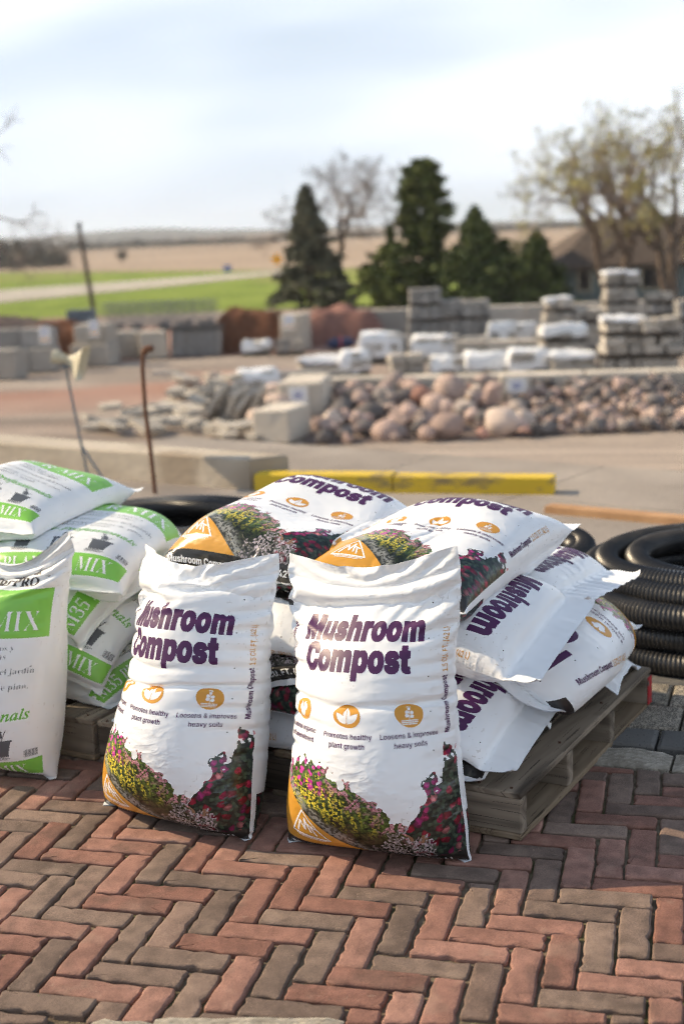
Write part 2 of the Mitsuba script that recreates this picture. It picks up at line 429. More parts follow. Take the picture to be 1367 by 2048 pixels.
BR = []
for row in range(-26, 46):
    for x in range(-46, 46):
        m = (x - row) % 6
        if m == 0:
            q, s, tone = [(x, row), (x + 3, row), (x + 3, row + 1), (x, row + 1)], (x - row) // 6, None
            tone = H_TONES.get(s, {}).get(row)
        elif m == 5:
            q = [(x, row), (x + 1, row), (x + 1, row + 3), (x, row + 3)]
            tone = V_TONES.get((row - x + 5) // 6, {}).get(x)
        else:
            continue
        c = lat(*np.array(q).T)
        cen = c.mean(0)
        if not (-1.25 < cen[0] < 1.45 and 1.95 < cen[1] < 4.3):
            continue
        P = Polygon(c)
        e0, n0 = EDGE_A, EDGE_N
        keep = Polygon([EDGE_A - EDGE_D * 3 - EDGE_N * 0.006, EDGE_A + EDGE_D * 3 - EDGE_N * 0.006, FRONT_A + FRONT_D * 3 + FRONT_N * 0.004, FRONT_A - FRONT_D * 3 + FRONT_N * 0.004])
        Q = P.intersection(keep)
        if Q.is_empty or Q.geom_type != 'Polygon' or Q.area < 0.12 * P.area or Q.buffer(-0.0145).geom_type != 'Polygon' or Q.buffer(-0.0145).is_empty:
            continue
        if tone is None:
            tone = 1 if rng.random() < 0.56 else 0
        d = fwd @ (np.array([cen[0], cen[1], 0]) - EYE)
        sx = (cen[0]) / d
        lim = 683.5 / FOCAL + 0.06
        if abs(sx) > lim + 0.25 or cen[1] > 4.2:
            continue
        BR.append((d if abs(sx) < lim else d + 5, np.array(Q.exterior.coords)[:-1], tone, len(BR)))
BR.sort(key=lambda b: b[0])
note('brick_pavement', 'herringbone paving of tumbled red and brown clay bricks with sandy joints', None, None, 'structure')
rest = []
for i, (d, c, tone, k) in enumerate(BR):
    m = brick_mesh(c, k + 7, 0.0)
    uv = cuv(m, np.clip(tone + rng.normal(0, 0.06), 0, 1), rng.random())
    if i < 300:
        put('brick', m, 'm_brick', 'brick_pavement', smooth=True, uv=uv)
    else:
        rest.append((m, uv))
if rest:
    put('brick_remainder', cat([m for m, _ in rest]), 'm_brick', 'brick_pavement', smooth=True, uv=np.vstack([u for _, u in rest]), kind='stuff')


def rough_slab(along0, along1, across0, across1, A, D, N, z1, seed, wob=0.012):
    """A split stone strip: irregular outline and top, between distances along and across a line."""
    n = max(6, int((along1 - along0) / 0.025))
    t = np.linspace(along0, along1, n)
    r = np.random.default_rng(seed)
    k = 7
    V = []
    for i, a in enumerate(t):
        e0 = across0 + wob * (meshkit.fbm(np.array([[a * 14, seed, 0.3]]), 3, 2)[0] - 0.5) * 2
        e1 = across1 + wob * (meshkit.fbm(np.array([[a * 14, seed + 9, 0.3]]), 3, 2)[0] - 0.5) * 2
        for j, s in enumerate(np.linspace(0, 1, k)):
            b = e0 + (e1 - e0) * s
            q = A + D * a + N * b
            z = z1 + 0.018 * (meshkit.fbm(np.array([[q[0] * 16, q[1] * 16, seed]]), 3, 4)[0] - 0.5) - (0.010 if j in (0, k - 1) else 0)
            if i in (0, n - 1):
                z -= 0.008
            V.append([q[0], q[1], z])
    V = np.array(V).reshape(n, k, 3)
    top = V.reshape(-1, 3)
    bot = top.copy()
    bot[:, 2] = -0.06
    F = []
    id_ = lambda i, j: i * k + j
    for i in range(n - 1):
        for j in range(k - 1):
            F += [[id_(i, j), id_(i + 1, j), id_(i + 1, j + 1)], [id_(i, j), id_(i + 1, j + 1), id_(i, j + 1)]]
    o = len(top)
    edge = [id_(i, 0) for i in range(n)] + [id_(n - 1, j) for j in range(1, k)] + [id_(i, k - 1) for i in range(n - 2, -1, -1)] + [id_(0, j) for j in range(k - 2, 0, -1)]
    for a, b in zip(edge, edge[1:] + edge[:1]):
        F += [[a, o + a, o + b], [a, o + b, b]]
    return mesh_of(np.vstack([top, bot]), F)


note('stone_edging', 'rough split grey limestone strip between the bricks and the grey pavers', None, None, 'structure')
cuts = [-1.9, -1.45, -0.95, -0.5, -0.12, 0.20, 0.36, 0.72, 1.1]
for a, b in zip(cuts, cuts[1:]):
    m = rough_slab(a + 0.004, b - 0.004, 0.0, 0.115, EDGE_A, EDGE_D, EDGE_N, 0.012, int(100 * (a + 3)))
    put('stone', m, 'm_lime', 'stone_edging', smooth=40, uv=None)
note('front_edging', 'pale split limestone strip along the lower edge of the bricks', None, None, 'structure')
cuts = [-0.70, -0.215, -0.10, 0.25, 0.80]
for i, (a, b) in enumerate(zip(cuts, cuts[1:])):
    m = rough_slab(a + 0.003, b - 0.003, -0.16, (-0.05, 0.0, 0.008, -0.05)[i], FRONT_A, FRONT_D, FRONT_N, 0.02, int(50 * (a + 3)), 0.008)
    put('stone', m, 'm_lime', 'front_edging', smooth=40)

# grey pavers behind the edging: two smooth dark courses, then one of exposed aggregate
note('grey_pavers', 'dark grey concrete pavers with one pebbly course beside the black pipe', None, None, 'structure')
PV_D = np.array([0.945, -0.327])
PV_N = np.array([0.327, 0.945])
PV_A = EDGE_A + EDGE_N * 0.125


def paver(a0, a1, b0, b1, z, pebbly, seed):
    r = np.random.default_rng(seed)
    g = 0.004
    q = [PV_A + PV_D * (a0 + g) + PV_N * (b0 + g), PV_A + PV_D * (a1 - g) + PV_N * (b0 + g), PV_A + PV_D * (a1 - g) + PV_N * (b1 - g), PV_A + PV_D * (a0 + g) + PV_N * (b1 - g)]
    q = np.array(q)
    c = q.mean(0)
    inn = c + (q - c) * (1 - 0.012 / np.linalg.norm(q - c, axis=1, keepdims=True))
    v = np.vstack([np.c_[q, np.full(4, z - 0.09)], np.c_[q, np.full(4, z - 0.006)], np.c_[inn, np.full(4, z)]])
    v[:, 2] += (v[:, :2] - c) @ r.normal(0, 0.006, 2)
    f = []
    for k in (0, 4):
        for i in range(4):
            j = (i + 1) % 4
            f += [[k + i, k + j, k + 4 + j], [k + i, k + 4 + j, k + 4 + i]]
    f += [[8, 9, 10], [8, 10, 11]]
    m = mesh_of(v, f)
    put('paver', m, 'm_paver', 'grey_pavers', uv=cuv(m, pebbly, r.random()))


for row in range(7):
    b0 = 0.0 if row == 0 else 0.145 + (row - 1) * 0.20
    b1 = 0.145 + row * 0.20
    for k in range(-6, 7):
        w = 0.205
        a0 = k * w + 0.05 * (row % 2) - 0.06
        paver(a0, a0 + w, b0, b1, 0.012, 1.0 if row in (1, 2) else 0.0, 900 + 31 * row + k)

# ------------------------------------------------------------------ pallets. Local frame: x to the right along the front, y to the back
PF = np.array([0.385, 2.930, 0.0])
PX, PY = np.array([0.869, -0.495, 0.0]), np.array([0.495, 0.869, 0.0])
L2W = np.eye(4)
L2W[:3, 0], L2W[:3, 1], L2W[:3, 3] = PX, PY, PF
TOP = 0.138


def local(m):
    m = m.copy()
    m.apply_transform(L2W)
    return m


def loc_pt(p):
    p = np.asarray(p, float)
    return PF + p[..., :1] * PX + p[..., 1:2] * PY + p[..., 2:3] * np.array([0, 0, 1.0])


def board(lx, ly, lz, at, along, seed, worn=0.004):
    """A sawn board with worn edges, uv running along its grain."""
    r = np.random.default_rng(seed)
    m = boxm((lx, ly, lz), ch=0.0035)
    m = m.subdivide().subdivide()
    v = np.array(m.vertices)
    nn = np.stack([meshkit.noise(v * 21 + seed * 2.1 + o, 3) - 0.5 for o in (0, 40, 80)], -1)
    v = v + nn * worn * np.array([0.7, 0.7, 0.5])
    L, A = (0, 1) if along == 'x' else (1, 0)
    v[:, 2] += 0.006 * (r.random() - 0.5) * (v[:, L] / max(lx, ly) * 2) ** 2
    uv = np.c_[v[:, L] + r.random() * 5, np.where(np.abs(v[:, 2]) > lz * 0.42, v[:, A], v[:, 2] + v[:, A]) + seed % 37]
    m = mesh_of(v + np.asarray(at), m.faces)
    return local(m), uv


def pallet(x0, x1, label, seed):
    t = thing('wooden_pallet', label, 'pallet', 'pallets under the bag stacks')
    W, Dp = x1 - x0, 1.02
    cx = (x0 + x1) / 2
    # stringers along x
    for i, y in enumerate((0.019, 0.335, 0.665, 1.001)):
        m, uv = board(W, 0.036, 0.088, (cx, y, 0.016 + 0.044), 'x', seed + i)
        put('stringer', m, 'm_wood', t, smooth=30 and False, uv=uv)
    # deck boards along y: wide ones at the ends
    ws = [0.145, 0.12, 0.14, 0.10, 0.14, 0.12, 0.145]
    gap = (W - sum(ws)) / (len(ws) - 1)
    x = x0
    for i, w in enumerate(ws):
        m, uv = board(w, Dp, 0.0165, (x + w / 2, Dp / 2, 0.104 + 0.0165 / 2 + 0.001 + rng.normal(0, 0.0007)), 'y', seed + 20 + i)
        put('deck_board', m, 'm_wood', t, uv=uv)
        nails = [moved(trimesh.creation.cylinder(0.0038, 0.003, sections=8), (x + w / 2 + s * w * 0.28, y + 0.006 * rng.normal(), 0.1225)) for y in (0.019, 0.335, 0.665, 1.001) for s in (-1, 1)]
        put('nail_heads', local(cat(nails)), 'm_nail', t, kind='stuff')
        x += w + gap
    for i, (w, xx) in enumerate(((0.14, x0 + 0.07), (0.12, cx), (0.14, x1 - 0.07))):
        m, uv = board(w, Dp, 0.0165, (xx, Dp / 2, 0.0085), 'y', seed + 40 + i)
        put('bottom_board', m, 'm_wood', t, uv=uv)
    return t


pal1 = pallet(-1.245, 0.0, 'weathered grey wooden pallet carrying the purple lettered compost bags', 51)
pal2 = pallet(-2.50, -1.262, 'brown wooden pallet carrying the green banded planting mix bags', 151)
mat('m_red_paint', lambda p, n, uv: mix(c3(0.15, 0.12, 0.10), c3(0.38, 0.03, 0.035), smoothstep(0.25, 0.5, noise(p.x * 60, p.y * 60, p.z * 60))), 0.7, 0.3)
put('paint_mark', local(boxm((0.003, 0.034, 0.082), (0.0022, 1.001, 0.058))), 'm_red_paint', pal1, label='red painted end of the far stringer')

# ------------------------------------------------------------------ bags: a film sack relaxed by position-based dynamics over what lies below


def upsample(X, nu, nv):
    a, b = X.shape[-2:]
    iu, iv = np.linspace(0, a - 1, nu), np.linspace(0, b - 1, nv)
    u0, v0 = np.minimum(iu.astype(int), a - 2), np.minimum(iv.astype(int), b - 2)
    fu, fv = (iu - u0)[:, None], (iv - v0)[None, :]
    R = X[..., u0, :] * (1 - fu) + X[..., u0 + 1, :] * fu
    return (R[..., :, v0] * (1 - fv) + R[..., :, v0 + 1] * fv).astype(np.float32)


F4 = np.float32


def relax_bag(W, L, P0, seal_b, seal_t, V0, floor, levels, seed=0, rho=25.0, kgas=500.0, fill=None, plane=None, goals=(), bend=(0.1, 0.10, 0.10, 0.10), comp=(0.25, 0.5, 0.7, 0.7),
              fin_bend=0.45, shear=0.3, damp=0.98, fric=0.4, g=9.8, bump=0.003, pose=None, pose_top=0.7, pose_z=1.0):
    """X[axis, sheet, across, along] of a film sack of flat size W x L: stretch, weak shear and bending, the filling's pressure, and what it rests on; from coarse to fine."""
    r = np.random.default_rng(seed)
    X = None
    for lev, (nu, nv, steps) in enumerate(levels):
        dt2 = (0.01, 0.008, 0.006, 0.0045)[lev] ** 2
        UU, VV = np.meshgrid(np.linspace(0, W, nu), np.linspace(0, L, nv), indexing='ij')
        jb, jt = int(round(seal_b / L * (nv - 1))), nv - 1 - int(round(seal_t / L * (nv - 1)))
        v = VV[0]
        if X is None or pose is not None:
            mid, nrm = P0(UU, VV)
            mid = np.moveaxis(mid, -1, 0).astype(F4)
        if X is None:
            s = np.clip((VV - v[jb]) / (v[jt] - v[jb]), 0, 1)
            th = 0.04 * np.sqrt(np.clip(np.sin(np.pi * UU / W) * np.sin(np.pi * s), 0, 1))
            nrm = np.moveaxis(nrm, -1, 0)
            X = np.stack([mid + nrm * th, mid - nrm * th], 1).astype(F4)
        else:
            X = upsample(X, nu, nv)
        seam = np.zeros((nu, nv), bool)
        seam[0] = seam[-1] = True
        seam[:, :jb + 1] = True
        seam[:, jt:] = True
        loose = (~seam).astype(F4)
        X += (bump * 2.0 ** -lev * r.standard_normal(X.shape)).astype(F4) * loose

        def weld():
            m = (X[:, 0] + X[:, 1]) * F4(0.5)
            for k in (0, 1):
                X[:, k][:, seam] = m[:, seam]
        weld()
        O = X.copy()
        du, dv = W / (nu - 1), L / (nv - 1)
        dd, area = math.hypot(du, dv), F4(du * dv)
        cp = comp[lev]
        a = slice(None)
        A = [((a, a, slice(st, nu - 1, 2)), (a, a, slice(st + 1, nu, 2)), du, 1.0, cp) for st in (0, 1)]
        A += [((a, a, a, slice(st, nv - 1, 2)), (a, a, a, slice(st + 1, nv, 2)), dv, 1.0, cp) for st in (0, 1)]
        for st in (0, 1):
            A.append((np.s_[:, :, st:nu - 1:2, :-1], np.s_[:, :, st + 1:nu:2, 1:], dd, shear, shear * 0.5))
            A.append((np.s_[:, :, st:nu - 1:2, 1:], np.s_[:, :, st + 1:nu:2, :-1], dd, shear, shear * 0.5))
        jj = np.arange(nv)
        kb = np.where((jj > jt - 1) | (jj <= jb), fin_bend, bend[lev]).astype(F4)
        for st in range(4):
            idx = np.arange(st, nu - 2, 4)
            if len(idx):
                A.append(((a, a, slice(st, idx[-1] + 1, 4)), (a, a, slice(st + 2, idx[-1] + 3, 4)), 2 * du, 0.0, np.broadcast_to(kb, (2, len(idx), nv))))
            idx = np.arange(st, nv - 2, 4)
            if len(idx):
                A.append(((a, a, a, slice(st, idx[-1] + 1, 4)), (a, a, a, slice(st + 2, idx[-1] + 3, 4)), 2 * dv, 0.0, np.broadcast_to(kb[idx + 1], (2, nu, len(idx)))))
        A = [(p, q, F4(rl), F4(kt * 0.5), np.asarray(kc, F4) * F4(0.5)) for p, q, rl, kt, kc in A]
        top_ = np.clip((pose_top + 0.1 - VV / L) / 0.2, 0, 1).astype(F4)
        third = nv // 3
        for it in range(steps):
            gu, gv = np.empty_like(X), np.empty_like(X)
            gu[:, :, 1:-1] = (X[:, :, 2:] - X[:, :, :-2]) * F4(0.5)
            gu[:, :, 0], gu[:, :, -1] = X[:, :, 1] - X[:, :, 0], X[:, :, -1] - X[:, :, -2]
            gv[..., 1:-1] = (X[..., 2:] - X[..., :-2]) * F4(0.5)
            gv[..., 0], gv[..., -1] = X[..., 1] - X[..., 0], X[..., -1] - X[..., -2]
            N = np.stack([gu[1] * gv[2] - gu[2] * gv[1], gu[2] * gv[0] - gu[0] * gv[2], gu[0] * gv[1] - gu[1] * gv[0]]) / area
            N[:, 1] *= -1
            vol = float((N * (X - X.mean((1, 2, 3), keepdims=True))).sum() * area / 3)
            N /= np.maximum(np.sqrt(N[0] ** 2 + N[1] ** 2 + N[2] ** 2), F4(1))
            z = X[2]
            p = F4(max(kgas * min((V0 - vol) / V0, 0.5), 0))
            if fill is None:
                pr = p + F4(rho) * np.maximum(z[:, :, jb:jt].max() - z, 0)
            else:
                pr = p * np.clip((fill - z) / F4(0.1) + F4(0.5), 0, 1) + F4(rho) * np.maximum(F4(fill) - z, 0)
            acc = N * (pr * loose)
            acc[2] -= F4(g)
            V = (X - O) * F4(damp)
            V *= np.minimum(1, F4(0.01) / np.maximum(np.sqrt(V[0] ** 2 + V[1] ** 2 + V[2] ** 2), F4(1e-9)))
            O = X.copy()
            X += V
            X += acc * F4(dt2)
            for p_, q_, rl, kt, kc in A + A[:4]:
                d = X[q_] - X[p_]
                l = np.sqrt(d[0] * d[0] + d[1] * d[1] + d[2] * d[2]) + F4(1e-9)
                c = F4(1) - rl / l
                c *= np.where(c > 0, kt, kc)
                d *= c
                X[p_] += d
                X[q_] -= d
            weld()
            for s_, t_, pos, k_ in (goals if lev < 3 else ()):
                k_ = k_ if lev < 2 else k_ * 0.2
                i, j = int(round(s_ * (nu - 1))), int(round(t_ * (nv - 1)))
                X[:, :, i, j] += F4(k_) * (np.asarray(pos, F4)[:, None] - X[:, :, i, j])
            if pose is not None:      # the filling props the sack up: its middle follows the leaning pose
                D = F4(pose[lev]) * top_ * (mid - (X[:, 0] + X[:, 1]) * F4(0.5))
                D[2] *= F4(pose_z)
                X += D[:, None]
            h = floor(X[0], X[1])
            low = X[2] < h
            X[2] = np.where(low, h, X[2])
            O[:2] = np.where(low, O[:2] + (X[:2] - O[:2]) * F4(fric), O[:2])
            O[2] = np.where(low, X[2], O[2])
            if plane is not None:
                n_ = plane[0][:, None, None, None]
                pen = np.minimum((X * n_).sum(0) - F4(plane[1]), 0)
                X -= pen * n_
                O = np.where(pen < 0, O + (X - O) * F4(fric), O)
    for k in range(3):
        for e in (0, -1):
            X[:, :, 1:-1, e] = 0.5 * X[:, :, 1:-1, e] + 0.25 * (X[:, :, 2:, e] + X[:, :, :-2, e])
            X[:, :, e, 1:-1] = 0.5 * X[:, :, e, 1:-1] + 0.25 * (X[:, :, e, 2:] + X[:, :, e, :-2])
    for k in range(2):            # film does not kink at the size of one mesh cell
        X[:, :, 1:-1, 1:-1] = 0.5 * X[:, :, 1:-1, 1:-1] + 0.125 * (X[:, :, 2:, 1:-1] + X[:, :, :-2, 1:-1] + X[:, :, 1:-1, 2:] + X[:, :, 1:-1, :-2])
    return np.moveaxis(X, 0, -1).astype(float), jb, jt


GX0, GY0, GS = -2.75, -0.65, 0.012
GNX, GNY = 275, 175
gx, gy = np.meshgrid(GX0 + GS * np.arange(GNX), GY0 + GS * np.arange(GNY), indexing='ij')
HF = np.where((gx > -2.5) & (gx < 0.0) & (gy > 0) & (gy < 1.02), TOP - 0.016, 0.004).astype(np.float32)

FL = HF.copy()


def floor_at(x, y):
    HF = FL
    fx, fy = np.clip((x - F4(GX0)) / F4(GS), 0, F4(GNX - 1.01)).astype(F4), np.clip((y - F4(GY0)) / F4(GS), 0, F4(GNY - 1.01)).astype(F4)
    i, j = fx.astype(np.int32), fy.astype(np.int32)
    fx, fy = fx - i.astype(F4), fy - j.astype(F4)
    return (HF[i, j] * (1 - fx) * (1 - fy) + HF[i + 1, j] * fx * (1 - fy) + HF[i, j + 1] * (1 - fx) * fy + HF[i + 1, j + 1] * fx * fy) + F4(0.003)


def settle_into(X):
    global FL
    n = 3
    P = np.moveaxis(upsample(np.moveaxis(X, -1, 0), X.shape[1] * n, X.shape[2] * n), 0, -1).reshape(-1, 3)
    i, j = ((P[:, 0] - GX0) / GS + 0.5).astype(int), ((P[:, 1] - GY0) / GS + 0.5).astype(int)
    ok = (i >= 0) & (j >= 0) & (i < GNX) & (j < GNY)
    np.maximum.at(HF, (i[ok], j[ok]), P[ok, 2].astype(np.float32))
    FL = 0.3 * HF + 0.7 * grey_closing(HF, size=(23, 23))      # the filling is stiff enough to bridge the dips below it
    FL = np.maximum(HF, FL).astype(np.float32)


# lettering laid on the film as thin printed shapes
FONT = glob.glob('/opt/blender-*/*/datafiles/fonts/')[0]


def serif(t):
    return ''.join(chr(0x1D400 + ord(c) - 65) if 'A' <= c <= 'Z' else chr(0x1D41A + ord(c) - 97) if 'a' <= c <= 'z' else chr(0x1D7CE + int(c)) if c.isdigit() else c for c in t)


def italic(t):
    return ''.join(chr(0x1D434 + ord(c) - 65) if 'A' <= c <= 'Z' else (chr(0x210E) if c == 'h' else chr(0x1D44E + ord(c) - 97)) if 'a' <= c <= 'z' else c for c in t)


GLYPHS = {}


def glyph(ch, font, weight, stroke, size, keep):
    """(flat shape in font pixels, advance, capital height) of one character, traced once."""
    k = (ch, font, weight, stroke, size)
    if k not in GLYPHS:
        from PIL import Image, ImageDraw, ImageFont
        ft = GLYPHS.get(('font', font, weight, size))
        if ft is None:
            ft = ImageFont.truetype(FONT + font, size)
            if font.startswith('Inter'):
                ft.set_variation_by_axes([20, weight])
            GLYPHS['font', font, weight, size] = ft
        hb = ft.getbbox(serif('H') if 'Math' in font else 'H', anchor='ls')
        x0, y0, x1, y1 = ft.getbbox(ch, anchor='ls', stroke_width=stroke)
        sh = None
        if x1 > x0 and ch != ' ':
            im = Image.new('L', (x1 - x0 + 8, y1 - y0 + 8))
            ImageDraw.Draw(im).text((4 - x0, 4 - y0), ch, 255, ft, anchor='ls', stroke_width=stroke)
            on = np.pad(np.asarray(im) > 127, ((0, 0), (1, 1))).astype(np.int8)
            rows, st = np.nonzero(np.diff(on, axis=1) == 1)
            en = np.nonzero(np.diff(on, axis=1) == -1)[1]
            sh = unary_union(shapely.box(st, -rows - 1, en, -rows)).buffer(0.6, quad_segs=2).buffer(-0.6, quad_segs=2).simplify(keep)
            sh = affinity.translate(sh, x0 - 4, 4 - y0)
        GLYPHS[k] = (sh, ft.getlength(ch), hb[3] - hb[1])
    return GLYPHS[k]


def words(text, cap, font='Inter.woff2', weight=700, stroke=0, size=56, stretch=1.0, keep=0.6, track=0.0):
    """Lettering as a flat shapely shape, its baseline starting at the origin, capitals `cap` metres tall."""
    x, out = 0.0, []
    for ch in text:
        sh, adv, hc = glyph(ch, font, weight, stroke, size, keep)
        if sh is not None:
            out += [affinity.translate(g, x, 0) for g in getattr(sh, 'geoms', [sh])]
        x += adv + track * size
    k = cap / hc
    return affinity.affine_transform(shapely.MultiPolygon(out), [k * stretch, 0, 0, k, 0, 0])


def centre(s, x, y):
    b = s.bounds
    return affinity.translate(s, x - (b[0] + b[2]) / 2, y)


def at(s, x, y, rot=0.0):
    return affinity.translate(affinity.rotate(s, rot, origin=(0, 0)), x, y)


def tri(shape, *_):
    return shape


CUTS = {}


def on_grid(shape, W, L, nu, nv):
    """(points, triangles) of a flat shape cut along the film's own triangles, so that print lies exactly on the film."""
    key = (id(shape), nu, nv)
    if key in CUTS:
        return CUTS[key][1]
    cu, cv = W / (nu - 1), L / (nv - 1)
    V, F, o = [], [], 0
    for g in shapely.get_parts(shapely.get_parts(shape)):
        if g.geom_type != 'Polygon' or g.area < 1e-8:
            continue
        g = g if g.is_valid else g.buffer(0)
        b = g.bounds
        i, j = np.meshgrid(np.arange(max(int(b[0] / cu), 0), min(int(b[2] / cu), nu - 2) + 1), np.arange(max(int(b[1] / cv), 0), min(int(b[3] / cv), nv - 2) + 1), indexing='ij')
        i, j = i.ravel(), j.ravel()
        if not len(i):
            continue
        P = lambda a, c: np.stack([a * cu, c * cv], -1)
        T1 = np.stack([P(i, j), P(i + 1, j), P(i + 1, j + 1), P(i, j)], 1)
        T2 = np.stack([P(i, j), P(i + 1, j + 1), P(i, j + 1), P(i, j)], 1)
        cells = shapely.polygons(np.vstack([T1, T2]))
        shapely.prepare(g)
        inside = shapely.contains_properly(g, cells)
        hit = shapely.intersects(g, cells) & ~inside
        cut = [q for q in shapely.get_parts(shapely.get_parts(shapely.intersection(cells[hit], g))) if q.geom_type == 'Polygon' and q.area > 2e-9]
        full = np.vstack([T1, T2])[inside][:, :3]
        if len(full):
            V.append(full.reshape(-1, 2))
            F.append(np.arange(len(full) * 3).reshape(-1, 3) + o)
            o += len(full) * 3
        for q in cut:
            c = np.array(q.exterior.coords)[:-1]
            if len(c) == 3:
                v, f = c, np.array([[0, 1, 2]])
            elif len(q.interiors) == 0 and abs(q.convex_hull.area - q.area) < 1e-10:
                v, f = c, np.array([[0, k, k + 1] for k in range(1, len(c) - 1)])
            else:
                v, f = trimesh.creation.triangulate_polygon(q, engine='earcut')
            if len(f):
                V.append(v)
                F.append(f + o)
                o += len(v)
    V, F = np.vstack(V), np.vstack(F)
    e1, e2 = V[F[:, 1]] - V[F[:, 0]], V[F[:, 2]] - V[F[:, 0]]
    flip = e1[:, 0] * e2[:, 1] - e1[:, 1] * e2[:, 0] < 0
    F[flip] = F[flip][:, ::-1]
    CUTS[key] = (shape, (V, F))
    return V, F


class Bag:
    def __init__(s, key, X, W, L, jb, jt, du=0.0):
        s.du = du                        # how far the print sits round from the middle of the film
        s.key, s.X, s.W, s.L, s.jb, s.jt = key, X, W, L, jb, jt      # W x L: the extent of the print layout
        nu, nv = X.shape[1:3]
        gu, gv = np.gradient(X, axis=1), np.gradient(X, axis=2)
        N = np.cross(gu, gv)
        N /= np.linalg.norm(N, axis=-1, keepdims=True) + 1e-12
        N[1] *= -1
        s.N = N

    def mesh(s):
        nu, nv = s.X.shape[1:3]
        X = s.X.copy()
        jj = np.arange(nv)
        fin = ((jj <= s.jb) | (jj >= s.jt))
        X[0][:, fin] += s.N[0][:, fin] * 0.0007
        X[1][:, fin] -= s.N[0][:, fin] * 0.0007
        u, v = np.meshgrid(np.linspace(0, s.W, nu), np.linspace(0, s.L, nv), indexing='ij')
        i, j = np.meshgrid(np.arange(nu - 1), np.arange(nv - 1), indexing='ij')
        a, b, c, d = i * nv + j, (i + 1) * nv + j, (i + 1) * nv + j + 1, i * nv + j + 1
        f = np.vstack([np.stack([a, b, c], -1).reshape(-1, 3), np.stack([a, c, d], -1).reshape(-1, 3)])
        vv = np.vstack([X[0].reshape(-1, 3), X[1].reshape(-1, 3)])
        uv = np.vstack([np.c_[u.ravel() - s.du, v.ravel()], np.c_[1 + u.ravel(), v.ravel()]])
        return mesh_of(loc_pt(vv), np.vstack([f, f[:, ::-1] + nu * nv])), uv

    def on(s, uv, lift=0.0007, side=0):
        nu, nv = s.X.shape[1:3]
        fu, fv = np.clip(uv[:, 0] / s.W, 0, 0.99999) * (nu - 1), np.clip(uv[:, 1] / s.L, 0, 0.99999) * (nv - 1)
        i, j = fu.astype(int), fv.astype(int)
        fu, fv = (fu - i)[:, None], (fv - j)[:, None]

        def bil(Q):
            return Q[i, j] * (1 - fu) * (1 - fv) + Q[i + 1, j] * fu * (1 - fv) + Q[i, j + 1] * (1 - fu) * fv + Q[i + 1, j + 1] * fu * fv
        # the film's own two triangles per cell, so that print lies on them exactly
        P00, P10, P11, P01 = s.X[side][i, j], s.X[side][i + 1, j], s.X[side][i + 1, j + 1], s.X[side][i, j + 1]
        tri_ = np.where(fu >= fv, P00 * (1 - fu) + P10 * (fu - fv) + P11 * fv, P00 * (1 - fv) + P11 * fu + P01 * (fv - fu))
        n = bil(s.N[side])
        fin = ((uv[:, 1] < s.jb / (nv - 1) * s.L + 0.01) | (uv[:, 1] > s.jt / (nv - 1) * s.L - 0.01))[:, None]
        return tri_ + n * np.where(fin, lift + 0.0007, lift)

    def stamp(s, name, shape, mat_, label=None, side=0):
        if side:
            k = ('mirror', id(shape))
            if k not in CUTS:
                CUTS[k] = (shape, affinity.scale(shape, -1, 1, origin=(s.W / 2, 0)))
            shape = CUTS[k][1]
        if s.du and not side:
            k = ('round', id(shape), s.du)
            if k not in CUTS:
                CUTS[k] = (shape, affinity.translate(shape, s.du, 0).intersection(sbox(0.002, 0, s.W - 0.002, s.L)))
            shape = CUTS[k][1]
            if shape.is_empty:
                return
        uv, f = on_grid(shape, s.W, s.L, *s.X.shape[1:3])
        put(name, mesh_of(loc_pt(s.on(uv, side=side)), f[:, ::-1] if side else f), mat_, s.key, smooth=False, label=label, kind='stuff' if shape.geom_type.startswith('Multi') and name != 'corner_emblem' else None)
CW, CL = 0.51, 0.835         # print layout of the compost bag
MW, ML = 0.52, 0.78          # print layout of the planting mix bag
SHRINK_W, SHRINK_L = 0.945, 0.92       # the film itself is a little smaller than its layout grid

# ---- print of the compost bag
TITLE = tri(unary_union([centre(words('Mushroom', 0.070, weight=820, stroke=2, stretch=0.655, size=72), 0.256, 0.595), centre(words('Compost', 0.070, weight=820, stroke=2, stretch=0.655, size=72), 0.252, 0.516)]))
BLOBS = []
for ux, sd in ((0.115, 1), (0.25, 2), (0.387, 3)):
    a = np.linspace(0, 2 * np.pi, 40, endpoint=False)
    r = 0.0305 * (1 + 0.05 * np.sin(2 * a + sd) + 0.035 * np.sin(3 * a + 2 * sd))
    BLOBS.append(Polygon(np.c_[ux + r * np.cos(a), 0.407 + r * np.sin(a)]))


def leaf(L, W, rot, x, y):
    t = np.linspace(0, np.pi, 12)
    p = np.r_[np.c_[W * np.sin(t), L * t / np.pi], np.c_[-W * np.sin(t), L * t / np.pi][::-1]]
    return at(Polygon(p).buffer(0), x, y, rot)


